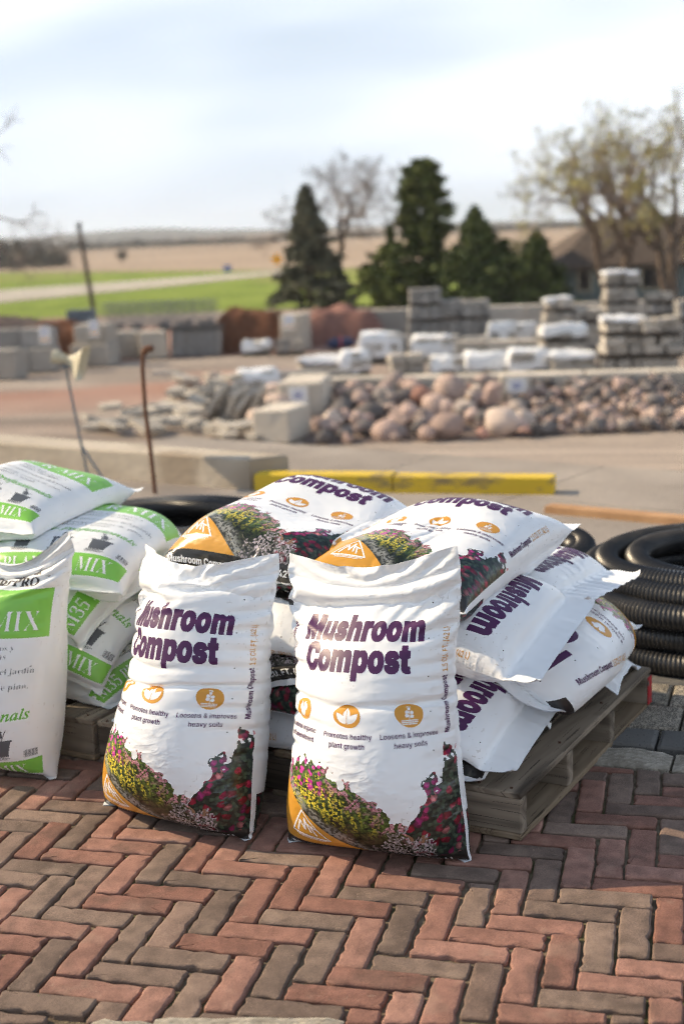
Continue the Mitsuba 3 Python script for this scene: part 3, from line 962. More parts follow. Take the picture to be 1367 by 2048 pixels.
g0 = unary_union([Point(0.115, 0.400).buffer(0.0115), Point(0.106, 0.411).buffer(0.008), Point(0.124, 0.413).buffer(0.0085), leaf(0.016, 0.004, -30, 0.115, 0.414), leaf(0.014, 0.004, 40, 0.113, 0.414)])
g1 = unary_union([leaf(0.042, 0.0084, 0, 0.25, 0.387), leaf(0.036, 0.008, 42, 0.2485, 0.386), leaf(0.036, 0.008, -42, 0.2515, 0.386)]).difference(sbox(0.2495, 0.384, 0.2505, 0.423))
g2 = unary_union([sbox(0.369, 0.3915, 0.405, 0.3942), sbox(0.369, 0.3872, 0.405, 0.3899), sbox(0.371, 0.3829, 0.403, 0.3856), sbox(0.3863, 0.394, 0.3877, 0.430)] + [Point(0.387 + dx, 0.400 + dy).buffer(rr) for dx, dy, rr in ((-0.0055, 0.004, 0.0044), (0.0055, 0.002, 0.0044), (-0.005, 0.0125, 0.0042), (0.0055, 0.011, 0.0042), (0, 0.02, 0.0035), (-0.003, 0.027, 0.002), (0.003, 0.026, 0.002))])
ICONS = [tri(b.difference(g)) for b, g in zip(BLOBS, (g0, g1, g2))]
cw = dict(weight=640, size=44, stretch=0.76)
CAPTIONS = [tri(unary_union([centre(words(a, 0.0125, **cw), x, 0.352), centre(words(b, 0.0125, **cw), x, 0.330)]), 0.02) for x, a, b in ((0.115, 'A natural organic', 'soil amendment'), (0.25, 'Promotes healthy', 'plant growth'), (0.387, 'Loosens & improves', 'heavy soils'))]
s1, s2 = words('Mushroom Compost', 0.0150, weight=850, size=44), words('1.5 CU. FT. (42 L)', 0.0150, weight=600, size=44, stretch=0.66)
k1 = 0.152 / s1.bounds[2]
s1 = affinity.scale(s1, k1, 1, origin=(0, 0))
SIDE = [(tri(at(s1, 0.484, 0.352, 90)), tri(at(s2, 0.485, 0.512, 90))), (tri(at(s1, 0.026, 0.64, -90)), tri(at(s2, 0.025, 0.48, -90)))]
tr = Polygon([(0.024, 0.083), (0.112, 0.083), (0.068, 0.147)])
emb = tr.buffer(0.003, join_style=2).difference(tr.buffer(-0.0005, join_style=2))
mm = LineString([(0.040, 0.090), (0.056, 0.121), (0.063, 0.100), (0.070, 0.130), (0.076, 0.097)]).buffer(0.0022)
tt = unary_union([LineString([(0.070, 0.119), (0.089, 0.110)]).buffer(0.002), LineString([(0.080, 0.114), (0.087, 0.091)]).buffer(0.002)])
rule = unary_union([sbox(0.028, 0.0765, 0.110, 0.0785), sbox(0.034, 0.0725, 0.100, 0.0742)])
EMBLEM = tri(affinity.translate(affinity.scale(unary_union([emb, mm, tt, rule]), 1.08, 0.95), 0.058, 0.018))
BASE = tri(centre(words('Mushroom Compost 1.5 CU. FT. (42 L)', 0.0165, weight=820, size=44), 0.25, 0.034), 0.01)


def print_compost(b, title=True, icons=(0, 1, 2), sides=(0, 1), emblem=True, base=True, captions=True):
    if title:
        b.stamp('title_lettering', TITLE, 'm_ink_purple', 'dark purple lettering reading Mushroom Compost')
    for i in icons:
        b.stamp('icon_disc', ICONS[i], 'm_ink_orange', ('orange disc with a white fruit', 'orange disc with three white leaves', 'orange disc with a white plant over soil lines')[i])
        if captions:
            b.stamp('caption_lettering', CAPTIONS[i], 'm_ink_purple')
    for i in sides:
        b.stamp('side_lettering', SIDE[i][0], 'm_ink_purple')
        b.stamp('volume_lettering', SIDE[i][1], 'm_ink_orange')
    if emblem:
        b.stamp('corner_emblem', EMBLEM, 'm_ink_white', 'white outlined triangle with letters on the orange corner')
    if base:
        b.stamp('base_lettering', BASE, 'm_ink_white')


# ---- print of the planting mix bag
SF = 'NotoSansMath-Regular.woff2'
pt = dict(size=64)
inter = dict(weight=430, size=40)


def thin(s, d):
    return s.buffer(-d)


BANDTXT = tri(centre(affinity.scale(thin(words(serif('PM35 PLANTER MIX'), 0.036, SF, **pt), 0.0007), 0.74, 1), 0.205, 0.065))
PANEL = tri(unary_union([centre(affinity.scale(thin(words(serif('PLANTER MIX'), 0.058, SF, **pt), 0.0013), 0.67, 1), 0.212, 0.475), centre(thin(words(serif('PM35'), 0.036, SF, **pt), 0.001), 0.11, 0.547)]))
HEAD = tri(unary_union([centre(affinity.scale(words(serif('HARVEST'), 0.045, SF, stroke=2, **pt), 0.82, 1), 0.262, 0.652), centre(affinity.scale(words(serif('LANDSCAPERS PRO'), 0.027, SF, stroke=1, **pt), 0.84, 1), 0.222, 0.614), at(words('TM', 0.006, **inter), 0.395, 0.640)]))
def body(text, cap, x, y):
    s = affinity.scale(thin(words(serif(text.replace('\u00ed', 'i').replace('\u00da', 'U')), cap, SF, **pt), 0.00042), 0.80, 1, origin=(0, 0))
    for ch, dy in (('\u00ed', 1.02), ('\u00da', 1.12)):
        if ch in text:
            k0 = affinity.scale(words(serif(text[:text.index(ch)].replace('\u00da', 'U')), cap, SF, **pt), 0.80, 1, origin=(0, 0)).bounds[2] if text.index(ch) else 0.0
            s = unary_union([s, Polygon([(k0 + cap * 0.30, cap * dy), (k0 + cap * 0.55, cap * (dy + 0.26)), (k0 + cap * 0.66, cap * (dy + 0.20)), (k0 + cap * 0.38, cap * (dy - 0.03))])])
    return at(s, x, y)


LINES = tri(unary_union([body(q, 0.0165, x, y) for q, x, y in (('Para maceteros y', 0.215, 0.420), ('camas elevadas', 0.215, 0.396), ('\u00datil para camas del jard\u00edn', 0.185, 0.353), ('Contiene corteza de pino,', 0.185, 0.310), ('compost y arena', 0.185, 0.286),
                                                                     ('Potting', 0.03, 0.420), ('mix', 0.03, 0.396), ('Garden beds', 0.03, 0.353), ('Pine bark,', 0.03, 0.310), ('sand', 0.03, 0.286))]))
SCRIPT = tri(centre(affinity.scale(words(italic('Designed') + ' ' + italic('for') + ' ' + italic('Professionals'), 0.0265, SF, stroke=1, **pt), 0.86, 1), 0.222, 0.226))


def pot(x, y, k):
    body = Polygon([(x - 0.019, y + 0.036), (x + 0.019, y + 0.036), (x + 0.0145, y), (x - 0.0145, y)])
    rim = sbox(x - 0.022, y + 0.035, x + 0.022, y + 0.040)
    pl = [LineString([(x + 0.003 * j, y + 0.04), (x + 0.010 * j, y + 0.066 - 0.003 * abs(j))]).buffer(0.0008) for j in (-1, 0, 1)] + [leaf(0.011, 0.0034, 40 * j + 20 * i, x + 0.005 * j, y + 0.046 + 0.007 * i) for j in (-1, 0, 1) for i in (0, 1, 2)]
    if k == 2:
        body = body.difference(unary_union([sbox(x - 0.011, y + 0.006, x + 0.011, y + 0.030)])).union(unary_union([LineString([(x, y + 0.03), (x + dx, y + 0.008)]).buffer(0.0011) for dx in (-0.008, -0.003, 0.003, 0.008)]))
    if k == 3:
        pl += [Polygon([(x - 0.016, y + 0.082), (x - 0.006, y + 0.078), (x - 0.009, y + 0.070)])]
    return unary_union([body, rim] + pl)


POTS = tri(unary_union([affinity.scale(pot(x, 0.135, k), 1.12, 1.12) for k, x in enumerate((0.075, 0.165, 0.255, 0.345))]))
SMALL = tri(unary_union([sbox(x - 0.022, y, x - 0.022 + w, y + 0.0016) for k, x in enumerate((0.075, 0.165, 0.255, 0.345)) for y, w in ((0.127, 0.030), (0.1235, 0.042), (0.120, 0.036))] + [sbox(0.392 + 0.0024 * i, 0.120, 0.392 + 0.0024 * i + (0.0016 if i % 3 else 0.0008), 0.140) for i in range(12)]), 0.02)


BANDTXT, PANEL, HEAD, LINES, SCRIPT, POTS, SMALL = (affinity.scale(q, 1.13, 1, origin=(0, 0)) for q in (BANDTXT, PANEL, HEAD, LINES, SCRIPT, POTS, SMALL))
SCRIPT_HIGH = affinity.translate(SCRIPT, 0, 0.14)


def print_planter(b, front=True, back=False):
    if front:
        b.stamp('band_lettering', BANDTXT, 'm_ink_white')
        b.stamp('panel_lettering', PANEL, 'm_ink_white', 'white serif lettering on the green panel')
        b.stamp('heading', HEAD, 'm_ink_black', 'heavy black serif heading')
        b.stamp('body_lettering', LINES, 'm_ink_grey')
        b.stamp('slogan', SCRIPT, 'm_ink_green', 'green italic slogan')
        b.stamp('pot_drawing', POTS, 'm_ink_grey', 'row of dark grey potted plants')
        b.stamp('small_print', SMALL, 'm_ink_grey')
    if back:
        b.stamp('slogan', SCRIPT_HIGH, 'm_ink_green', 'green italic slogan', side=1)
        b.stamp('band_lettering', BANDTXT, 'm_ink_white', side=1)


LV = ((14, 22, 180), (27, 43, 100), (53, 85, 66))
HERO = ((14, 22, 220), (27, 43, 120), (53, 85, 76), (105, 169, 28))


def lying(cx, cy, up_deg, W, L, dz=0.06):
    """Start of a bag lying face up at (cx, cy), its top pointing to up_deg in the local frame."""
    b = np.array([math.cos(math.radians(up_deg)), math.sin(math.radians(up_deg)), 0])
    a = np.array([b[1], -b[0], 0])

    def P0(u, v):
        p = np.array([cx, cy, 0]) + (u - W / 2)[..., None] * a * 0.86 + (v - L / 2)[..., None] * b * 0.94
        h = floor_at(p[..., 0], p[..., 1])
        lo = np.median(h)
        p[..., 2] = lo + dz
        return p, np.broadcast_to([0, 0, 1.0], p.shape)
    return P0


def corners_pose(W, L, BL, BR, TL, TR, sag=0.0):
    BL, BR, TL, TR = (np.asarray(c, float) for c in (BL, BR, TL, TR))

    def P0(u, v):
        s, t = (u / W)[..., None], (v / L)[..., None]
        p = (BL * (1 - s) + BR * s) * (1 - t) + (TL * (1 - s) + TR * s) * t
        p[..., 2] += sag * np.sin(np.pi * t[..., 0])
        n = np.cross(BR - BL, TL - BL)
        return p, np.broadcast_to(n / np.linalg.norm(n), p.shape)
    return P0


def lay(kind, cx, cy, up, label, seed, V0=0.0275, quad=None, levels=LV, seal_t=0.062, flip=False, goals=(), group=None, du=0.0, **prints):
    W, L = (CW * SHRINK_W, CL * SHRINK_L) if kind == 'compost' else (MW * SHRINK_W, ML * SHRINK_L)
    P0 = lying(cx, cy, up, W, L)
    pz = 0.0
    if quad is not None:
        BL_, BR_, TL_, TR_ = (np.asarray(c, float) for c in quad)
        kx = W * 0.965 / np.linalg.norm(BR_ + TR_ - BL_ - TL_) * 2
        ky = L * 0.965 / np.linalg.norm(TL_ + TR_ - BL_ - BR_) * 2
        c_, ex, ey, exy = (BL_ + BR_ + TL_ + TR_) / 4, (BR_ + TR_ - BL_ - TL_) / 4 * kx, (TL_ + TR_ - BL_ - BR_) / 4 * ky, (TR_ + BL_ - BR_ - TL_) / 4
        quad = [c_ + a_ * ex + b_ * ey + a_ * b_ * exy for a_, b_ in ((-1, -1), (1, -1), (-1, 1), (1, 1))]
        # it lies stiffly across what is below, on a slant
        P0, pz = corners_pose(W, L, *quad, sag=0.015), 0.5
        goals = list(goals) + [(s_, t_, q_, 0.25) for (s_, t_), q_ in zip(((0, 0), (1, 0), (0, 1), (1, 1)), quad)]
    if flip:
        Pb = P0

        def P0(u, v):
            p, n = Pb(W - u, v)
            return p, -n
    X, jb, jt = relax_bag(W, L, P0, 0.018, seal_t, V0, floor_at, levels=levels, seed=seed, goals=goals, pose=(0.10, 0.05, 0.02, 0.004), pose_top=1.3, pose_z=pz)
    settle_into(X)
    return finish(kind, X, W, L, jb, jt, label, group, prints, du)


def finish(kind, X, W, L, jb, jt, label, group, prints, du=0.0):
    key = thing('compost_bag' if kind == 'compost' else 'planting_mix_bag', label, 'bag', group)
    W, L = (CW, CL) if kind == 'compost' else (MW, ML)
    b = Bag(key, X, W, L, jb, jt, du)
    m, uv = b.mesh()
    put('film_sack', m, 'm_compost' if kind == 'compost' else 'm_planter', key, smooth=True, uv=uv)
    (print_compost if kind == 'compost' else print_planter)(b, **prints)
    return b


# layer by layer on the right-hand pallet (x = 0 is its right end, y = 0 its front)
lay('compost', -0.29, 0.31, 90, 'lowest compost bag at the front right pallet corner, only its dark flower print showing', 1, icons=(), sides=(), title=False, base=False, quad=((-0.55, 0.03, 0.19), (-0.10, 0.025, 0.17), (-0.55, 0.68, 0.20), (-0.10, 0.68, 0.20)))
lay('compost', -0.845, 0.215, 0, 'lowest compost bag behind the left standing bag, its rose printed corner poking out', 2, icons=(), sides=(0,), title=False)
lay('compost', -0.265, 0.74, 90, 'low compost bag along the right pallet edge, its side lettering above the boards', 3, icons=(), title=False)
lay('compost', -0.40, 0.225, 0, 'compost bag near the front right pallet corner, flat flap hanging over the deck board', 4, icons=(), sides=(0,), quad=((-0.76, 0.44, 0.28), (-0.76, 0.02, 0.26), (-0.03, 0.43, 0.26), (-0.01, 0.005, 0.20)), seal_t=0.085)
lay('compost', -0.34, 0.77, 8, 'compost bag low at the back right of the pallet with a crumpled white flap', 5, icons=(), sides=(0,))
lay('compost', -0.72, 0.36, 90, 'compost bag showing only its black printed bottom between the two standing bags', 6, icons=(), sides=(), title=False)
lay('compost', -0.22, 0.50, -90, 'compost bag with its flowers and orange corner pointing at the black pipe coil', 7, goals=(), du=0.085, quad=((0.0, 0.99, 0.30), (-0.43, 0.99, 0.36), (0.015, 0.16, 0.275), (-0.42, 0.15, 0.34)))
lay('compost', -0.80, 0.23, 0, 'compost bag with orange edge lettering, between the standing bags above the black bottom', 8, V0=0.033, icons=(), sides=(0,), title=False)
lay('compost', -0.84, 0.74, 0, 'compost bag hidden deep in the back left of the right hand pallet', 9, V0=0.034, levels=LV[:2], icons=(), sides=(), title=False, base=False)
lay('compost', -0.38, 0.30, 4, 'compost bag with large upward purple title and curled flap, below the top right one', 10, sides=(0,), quad=((-0.73, 0.52, 0.52), (-0.73, 0.09, 0.46), (0.01, 0.51, 0.475), (0.03, 0.06, 0.40)), seal_t=0.085)
lay('compost', -0.40, 0.76, 2, 'compost bag at the back right, its long flap reaching towards the pipe coil', 11, sides=(0,), seal_t=0.10, quad=((-0.76, 0.96, 0.47), (-0.76, 0.54, 0.49), (-0.02, 0.96, 0.44), (-0.02, 0.56, 0.47)))
lay('compost', -0.82, 0.42, 0, 'compost bag hidden directly below the top left compost bag', 12, V0=0.034, icons=(), sides=(), title=False, base=False)
lay('compost', -0.79, 0.42, 95, 'topmost compost bag on the left of the pile, garden print towards the viewer', 13, levels=HERO, V0=0.0305, quad=((-1.04, 0.03, 0.635), (-0.59, 0.03, 0.625), (-1.05, 0.79, 0.705), (-0.58, 0.80, 0.645)))
lay('compost', -0.31, 0.36, 84, 'topmost compost bag on the right of the pile, overlapping its neighbour', 14, levels=HERO, V0=0.0300, quad=((-0.605, 0.01, 0.635), (-0.145, 0.0, 0.595), (-0.60, 0.77, 0.68), (-0.120, 0.79, 0.665)))
# the planting mix stack on the left-hand pallet
lay('planter', -1.60, 0.30, 180, 'lowest planting mix bag of the left stack, showing a ruled data table', 21, V0=0.034, front=False, back=True, flip=True)
lay('planter', -1.52, 0.36, 96, 'planting mix bag second from the bottom of the left stack', 22, V0=0.034)
lay('planter', -1.62, 0.30, 172, 'middle planting mix bag of the left stack, green band up its right end', 23, V0=0.034, front=False, back=True, flip=True)
lay('planter', -1.49, 0.37, 108, 'planting mix bag second from the top of the left stack, pot drawings facing up', 24, V0=0.028, levels=HERO, quad=((-1.66, -0.06, 0.55), (-1.165, 0.04, 0.545), (-1.90, 0.65, 0.55), (-1.42, 0.78, 0.53)))
lay('planter', -1.72, 0.36, 101, 'topmost planting mix bag of the left stack', 25, V0=0.028, levels=HERO, quad=((-1.95, -0.05, 0.70), (-1.46, 0.02, 0.685), (-2.08, 0.70, 0.715), (-1.60, 0.77, 0.69)))


def standing(kind, BLc, BRc, TLc, TRc, label, seed, V0, fill, plane_y, lean, goals=(), dip=0.055, skew=1.0, group=None, **prints):
    """A bag set upright: bottom corners on the bricks, top corners where they lean against the stack (local frame)."""
    W, L = (CW * 0.91, CL * 0.935) if kind == 'compost' else (MW * 0.92, ML * SHRINK_L)
    BLc, BRc, TLc, TRc = (np.asarray(c, float) for c in (BLc, BRc, TLc, TRc))

    def P0(u, v):
        s, t = (u / W)[..., None], (v / L)[..., None]
        p = (BLc * (1 - s) + BRc * s) * (1 - t) + (TLc * (1 - s) + TRc * s) * t
        n = np.cross(BRc - BLc, (TLc - BLc))
        n /= np.linalg.norm(n)
        bow = np.sin(np.pi * s) ** 0.7
        p = p - n * 0.02 * np.sin(np.pi * t)
        tuck = np.clip(1 - t / 0.11, 0, 1)
        p[..., 1:2] += 0.07 * tuck * bow
        ch = np.linalg.norm(TRc - TLc)          # the empty top bows forward by as much as its width needs
        sag = ch * math.sqrt(0.375 * max(W / ch - 1, 0.004))
        rise = np.clip((t - 0.5) / 0.4, 0, 1)
        p = p + n * sag * np.sin(np.pi * s) * rise * rise * (3 - 2 * rise)
        p[..., 2] -= dip * (np.sin(np.pi * s ** skew) * np.clip((t - 0.72) / 0.28, 0, 1))[..., 0]
        return p, np.broadcast_to(n, p.shape)
    nrm = np.array([0, -math.cos(lean), math.sin(lean)])
    pl = (nrm.astype(np.float32), float(nrm @ np.array([0, plane_y, 0])))
    gl = [(0, 0, BLc, 0.5), (1, 0, BRc, 0.5), (0, 1, TLc, 0.6), (1, 1, TRc, 0.6)] + [(s_, t_, (BLc, BRc)[s_] * (1 - t_) + (TLc, TRc)[s_] * t_, 0.15) for s_ in (0, 1) for t_ in (0.85,)] + list(goals)
    X, jb, jt = relax_bag(W, L, P0, 0.016, 0.05, V0, lambda x, y: 0 * x + 0.003, levels=HERO, seed=seed, fill=fill, plane=pl, goals=gl, rho=20.0, kgas=300.0, fric=0.6, pose=(0.08, 0.04, 0.008, 0.002), pose_top=1.3, g=1.5, comp=(0.25, 0.35, 0.3, 0.25), bend=(0.1, 0.2, 0.35, 0.4), bump=0.0015)
    return finish(kind, X, W, L, jb, jt, label, group, prints)


standing('compost', (-0.496, -0.225, 0.012), (-0.076, -0.150, 0.006), (-0.570, -0.050, 0.671), (-0.115, -0.050, 0.726), 'right standing compost bag leaning on the pallet, its purple title fully readable', 31, 0.0182, 0.52, -0.012, math.radians(7))
standing('compost', (-1.049, -0.235, 0.012), (-0.585, -0.262, 0.006), (-0.987, -0.060, 0.662), (-0.575, -0.060, 0.673), 'left standing compost bag leaning on the pallet, its purple title slanting', 32, 0.0182, 0.52, -0.012, math.radians(7))
standing('planter', (-1.79, -0.200, 0.012), (-1.274, -0.160, 0.006), (-1.64, -0.10, 0.69), (-1.169, -0.10, 0.716), 'planting mix bag standing at the left edge of the photo, with a pointed top corner', 33, 0.023, 0.52, -0.012, math.radians(7), dip=0.12, skew=1.2)
#PART5
# ------------------------------------------------------------------ the yard behind: it falls away to a lower level, 1.38 m down
LOW = -1.38


def ground_z(x, y):
    y0 = 7.95 + 0.62 * np.maximum(-np.asarray(x) - 0.4, 0).clip(0, 2.2) - 0.22 * np.maximum(np.asarray(x) - 1.0, 0).clip(0, 3)
    t = np.clip((np.asarray(y) - y0) / 10.4, -0.06, 1.06)
    soft = np.where(t < 0.06, (t + 0.06) ** 2 / 0.24, np.where(t > 0.94, 1 - (1.06 - t) ** 2 / 0.24, t))
    return LOW * soft


def sheet(xs, ys, zf):
    X, Y = np.meshgrid(xs, ys, indexing='ij')
    n, m = X.shape
    i, j = np.meshgrid(np.arange(n - 1), np.arange(m - 1), indexing='ij')
    a, b, c, d = i * m + j, (i + 1) * m + j, (i + 1) * m + j + 1, i * m + j + 1
    f = np.vstack([np.stack([a, b, c], -1).reshape(-1, 3), np.stack([a, c, d], -1).reshape(-1, 3)])
    return mesh_of(np.stack([X, Y, zf(X, Y)], -1).reshape(-1, 3), f)


def yard_col(p, n, uv):
    a = fbm(p.x * 0.8, p.y * 0.8, 0, 4)
    g = noise(p.x * 26, p.y * 26, 0)
    tracks = fbm(p.x * 0.25 + 3, p.y * 2.2 + 0.5 * p.x, 5, 4)
    c = mix(c3(0.20, 0.165, 0.14), c3(0.38, 0.32, 0.265), a * 0.6 + 0.4 * g)
    c = mix(c, c3(0.17, 0.14, 0.12), smoothstep(0.46, 0.66, tracks) * 0.8)
    red = smoothstep(0.42, 0.66, fbm(p.x * 0.16 + 9, p.y * 0.3, 2, 3)) * smoothstep(20.0, 30.0, p.y) * smoothstep(2.0, -2.0, p.x)
    return mix(c, c3(0.30, 0.155, 0.115), red * 0.8)


mat('m_yard', yard_col, 0.95, 0.15)


def apron_col(p, n, uv):
    a = fbm(p.x * 2.2, p.y * 2.2, 0, 4)
    g = noise(p.x * 90, p.y * 90, 0)
    c = mix(c3(0.19, 0.165, 0.145), c3(0.36, 0.32, 0.28), a * 0.75 + 0.25 * g)
    return mix(c, c3(0.16, 0.135, 0.12), smoothstep(0.55, 0.75, fbm(p.x * 1.1 + 8, p.y * 1.1, 3, 4)) * 0.5)


mat('m_apron', apron_col, 0.9, 0.2)
put('yard', sheet(np.linspace(-34, 34, 69), np.r_[np.linspace(5.6, 21, 60), np.linspace(22, 62, 18)], lambda x, y: ground_z(x, y) - 0.02), 'm_yard', smooth=True, kind='structure', label='dusty tan gravel yard with wheel tracks')
put('subsoil', mesh_of([[-9, 2.4, -0.1], [9, 2.4, -0.1], [9, 8, -0.1], [-9, 8, -0.1]], [[0, 1, 2], [0, 2, 3]]), 'm_bed', kind='structure', label='ground under the paving')
note('concrete_apron', 'smooth greyish concrete slabs with joints behind the pavers', None, None, 'structure')
AP_D, AP_N = np.array([0.80, -0.60]), np.array([0.60, 0.80])
for i in range(-4, 5):
    for j in range(0, 3):
        o = np.array([0.55, 4.72]) + AP_D * 1.16 * i + AP_N * 1.1 * j
        q = np.array([o, o + AP_D * 1.15, o + AP_D * 1.15 + AP_N * 1.09, o + AP_N * 1.09])
        m = trimesh.creation.extrude_polygon(Polygon(q), 0.09)
        m.apply_translation([0, 0, -0.09 + 0.006 + 0.0007 * i])
        put('slab', m, 'm_apron', 'concrete_apron')

# --- kerb wall, yellow beam and timber edging
mat('m_concrete', lambda p, n, uv: mix(mix(c3(0.33, 0.285, 0.225), c3(0.52, 0.465, 0.385), fbm(p.x * 5, p.y * 5, p.z * 5, 4)), c3(0.26, 0.205, 0.15), smoothstep(0.52, 0.75, fbm(p.x * 3, p.y * 3, p.z * 1.2 + 5, 3)) * 0.7), 0.92, 0.2,
    lambda p, n, uv: 0.006 * fbm(p.x * 30, p.y * 30, p.z * 30, 3))


def prism(front, back, z0, z1, ch=0.012):
    """A long wall between a front line and a back line (2 points each)."""
    q = np.array([front[0], front[1], back[1], back[0]])
    m = trimesh.creation.extrude_polygon(Polygon(q).buffer(-ch, join_style=2), z1 - z0)
    inner = np.array(m.vertices)
    low = trimesh.creation.extrude_polygon(Polygon(q), z1 - z0 - ch)
    return trimesh.convex.convex_hull(np.vstack([inner, low.vertices])).apply_translation([0, 0, z0])


k = thing('concrete_kerb_wall', 'low weathered beige concrete wall behind the left bag stack', 'wall')
put('wall_block', prism([(-0.525, 7.72), (-3.10, 9.42)], [(-0.30, 7.83), (-2.78, 9.62)], -0.3, 0.185), 'm_concrete', k)
mat('m_yellow', lambda p, n, uv: mix(c3(0.60, 0.42, 0.03), c3(0.24, 0.18, 0.09), smoothstep(0.52, 0.72, fbm(p.x * 7, p.y * 7, p.z * 13, 4)) * 0.9), 0.55, 0.4)
yb = thing('yellow_beam', 'pair of yellow painted beams lying end to end behind the top bags', 'beam')
put('beam', prism([(-0.495, 7.66), (0.285, 7.44)], [(-0.46, 7.80), (0.32, 7.58)], -0.05, 0.105, 0.008), 'm_yellow', yb)
put('beam', prism([(0.292, 7.435), (1.145, 7.185)], [(0.327, 7.57), (1.18, 7.32)], -0.05, 0.100, 0.008), 'm_yellow', yb)
mat('m_timber', lambda p, n, uv: mix(c3(0.30, 0.17, 0.09), c3(0.48, 0.30, 0.17), fbm(p.x * 6, p.y * 14, 0, 3)), 0.85, 0.2)
put('timber_edging', prism([(-3.2, 9.55 - 0.0), (3.6, 4.72)], [(-3.15, 9.63), (3.65, 4.80)], -0.05, 0.035, 0.006), 'm_timber', label='orange brown timber strip edging the slabs at right', cat='edging') if False else None
te = put('timber_edging', prism([(1.02, 6.70), (3.3, 5.02)], [(1.07, 6.77), (3.35, 5.09)], -0.05, 0.045, 0.006), 'm_timber', label='thin orange brown timber strip along the far edge of the slabs at right', cat='edging')

# --- black corrugated drain pipe in coils
mat('m_pipe', lambda p, n, uv: mix(c3(0.014, 0.014, 0.015), c3(0.06, 0.055, 0.05), smoothstep(0.5, 0.85, fbm(p.x * 9, p.y * 9, p.z * 9, 3)) * 0.5), 0.36, 0.5)
mat('m_tape', (0.0, 0.22, 0.18), 0.5, 0.4)


def coil(key, cx, cy, turns, r_tube, seed, zbase=0.012):
    """Corrugated pipe wound in a pile; turns: (radius, height of the tube's centre, offset x, y)."""
    for t_, (R, z, ox, oy) in enumerate(turns):
        n = 2 * int(math.pi * R / 0.0068)
        a = np.linspace(0, 2 * np.pi, n, endpoint=False) + seed
        w = 0.012 * np.sin(2 * a + seed + t_) + 0.008 * np.sin(3 * a + 2 * t_)
        p = np.c_[cx + ox + (R + w) * np.cos(a), cy + oy + (R + w) * np.sin(a), np.full(n, z + zbase) + 0.006 * np.sin(a + t_)]
        rr = r_tube * (1 + 0.05 * np.where(np.arange(n) % 2, 1, -1))
        put('pipe_turn', tube(p, rr, 12, closed=True), 'm_pipe', key, smooth=30)


c1 = thing('drain_pipe_coil', 'tall pile of black corrugated drain pipe coiled beside the pallet at right', 'pipe')
coil(c1, 1.245, 4.42, [(0.43, 0.043, 0, 0.01), (0.345, 0.05, 0.01, 0), (0.44, 0.118, 0.01, 0), (0.35, 0.122, -0.01, 0.01), (0.435, 0.193, -0.015, -0.01), (0.345, 0.198, 0.01, 0), (0.415, 0.250, 0.02, 0.01), (0.32, 0.275, 0.07, 0.02), (0.40, 0.278, 0.055, 0.02)], 0.042, 0.4)
c2 = thing('drain_pipe_coil', 'flat coil of black corrugated pipe tied with green tape behind the right stack', 'pipe')
coil(c2, 0.59, 5.02, [(0.40, 0.043, 0, 0), (0.31, 0.05, 0, 0), (0.40, 0.125, 0.02, 0.01), (0.385, 0.208, -0.045, 0.01), (0.29, 0.20, 0.0, 0)], 0.042, 1.7)
put('tape_band', tube(np.array([[0.780, 4.66 + 0.052 * math.cos(t), 0.125 + 0.15 * math.sin(t)] for t in np.linspace(0, 2 * np.pi, 28, endpoint=False)]), 0.006, 6, closed=True), 'm_tape', c2, smooth=True, label='green tape tied round the coil')
c3_ = thing('drain_pipe_coil', 'low coil of black corrugated pipe half hidden between the two bag stacks', 'pipe')
coil(c3_, -0.70, 5.35, [(0.42, 0.043, 0, 0), (0.33, 0.05, 0, 0), (0.42, 0.125, 0.02, 0.01), (0.40, 0.208, -0.03, 0.01), (0.41, 0.29, 0.01, 0), (0.31, 0.29, -0.01, 0.01)], 0.042, 2.2)

# --- horn loudspeaker on a braced pole, rusty standpipe, far utility pole
mat('m_steel', (0.15, 0.165, 0.185), 0.5, 0.5)
mat('m_beige', (0.50, 0.46, 0.34), 0.5, 0.4)
mat('m_rust', lambda p, n, uv: mix(c3(0.085, 0.045, 0.03), c3(0.20, 0.095, 0.055), fbm(p.x * 40, p.y * 40, p.z * 20, 3)), 0.85, 0.3)
hs = thing('horn_loudspeaker', 'beige horn loudspeaker on a thin braced grey pole beyond the left bag stack', 'loudspeaker')
put('pole', tube([(-1.50, 8.02, -0.02), (-1.53, 8.02, 0.20), (-1.595, 8.02, 0.73)], 0.008, 10), 'm_steel', hs, smooth=True)
put('brace', tube([(-1.40, 7.95, -0.02), (-1.42, 7.96, 0.08), (-1.535, 8.01, 0.26)], 0.008, 8), 'm_steel', hs, smooth=True)
put('bracket', boxm((0.06, 0.03, 0.025), (-1.585, 8.02, 0.735), ch=0.004), 'm_steel', hs)
dx = np.array([0.955, -0.08, -0.28])
dx /= np.linalg.norm(dx)
fr_ = trimesh.geometry.align_vectors([0, 0, 1], dx)
drv = trimesh.creation.revolve(np.array([[0, 0], [0.036, 0.0], [0.040, 0.008], [0.040, 0.035], [0.036, 0.045], [0.030, 0.050], [0.030, 0.075], [0, 0.075]]), sections=24)
drv.apply_transform(fr_)
drv.apply_translation([-1.665, 8.02, 0.80])
put('driver', drv, 'm_beige', hs, smooth=40)
prof = [(0.022, 0.07), (0.024, 0.085), (0.032, 0.11), (0.048, 0.135), (0.075, 0.16), (0.105, 0.185)]
V, F = [], []
for s_in in (0, 1):
    for r_, z_ in prof:
        for e in range(24):
            a = e * 2 * np.pi / 24
            sq = min(1 / max(abs(math.cos(a)), 1e-6), 1 / max(abs(math.sin(a)), 1e-6))
            f_ = np.clip((z_ - 0.09) / 0.07, 0, 1)
            rr = (r_ - 0.003 * s_in) * (1 - f_ + f_ * min(sq, 1.3))
            V.append([rr * math.cos(a), rr * math.sin(a), z_])
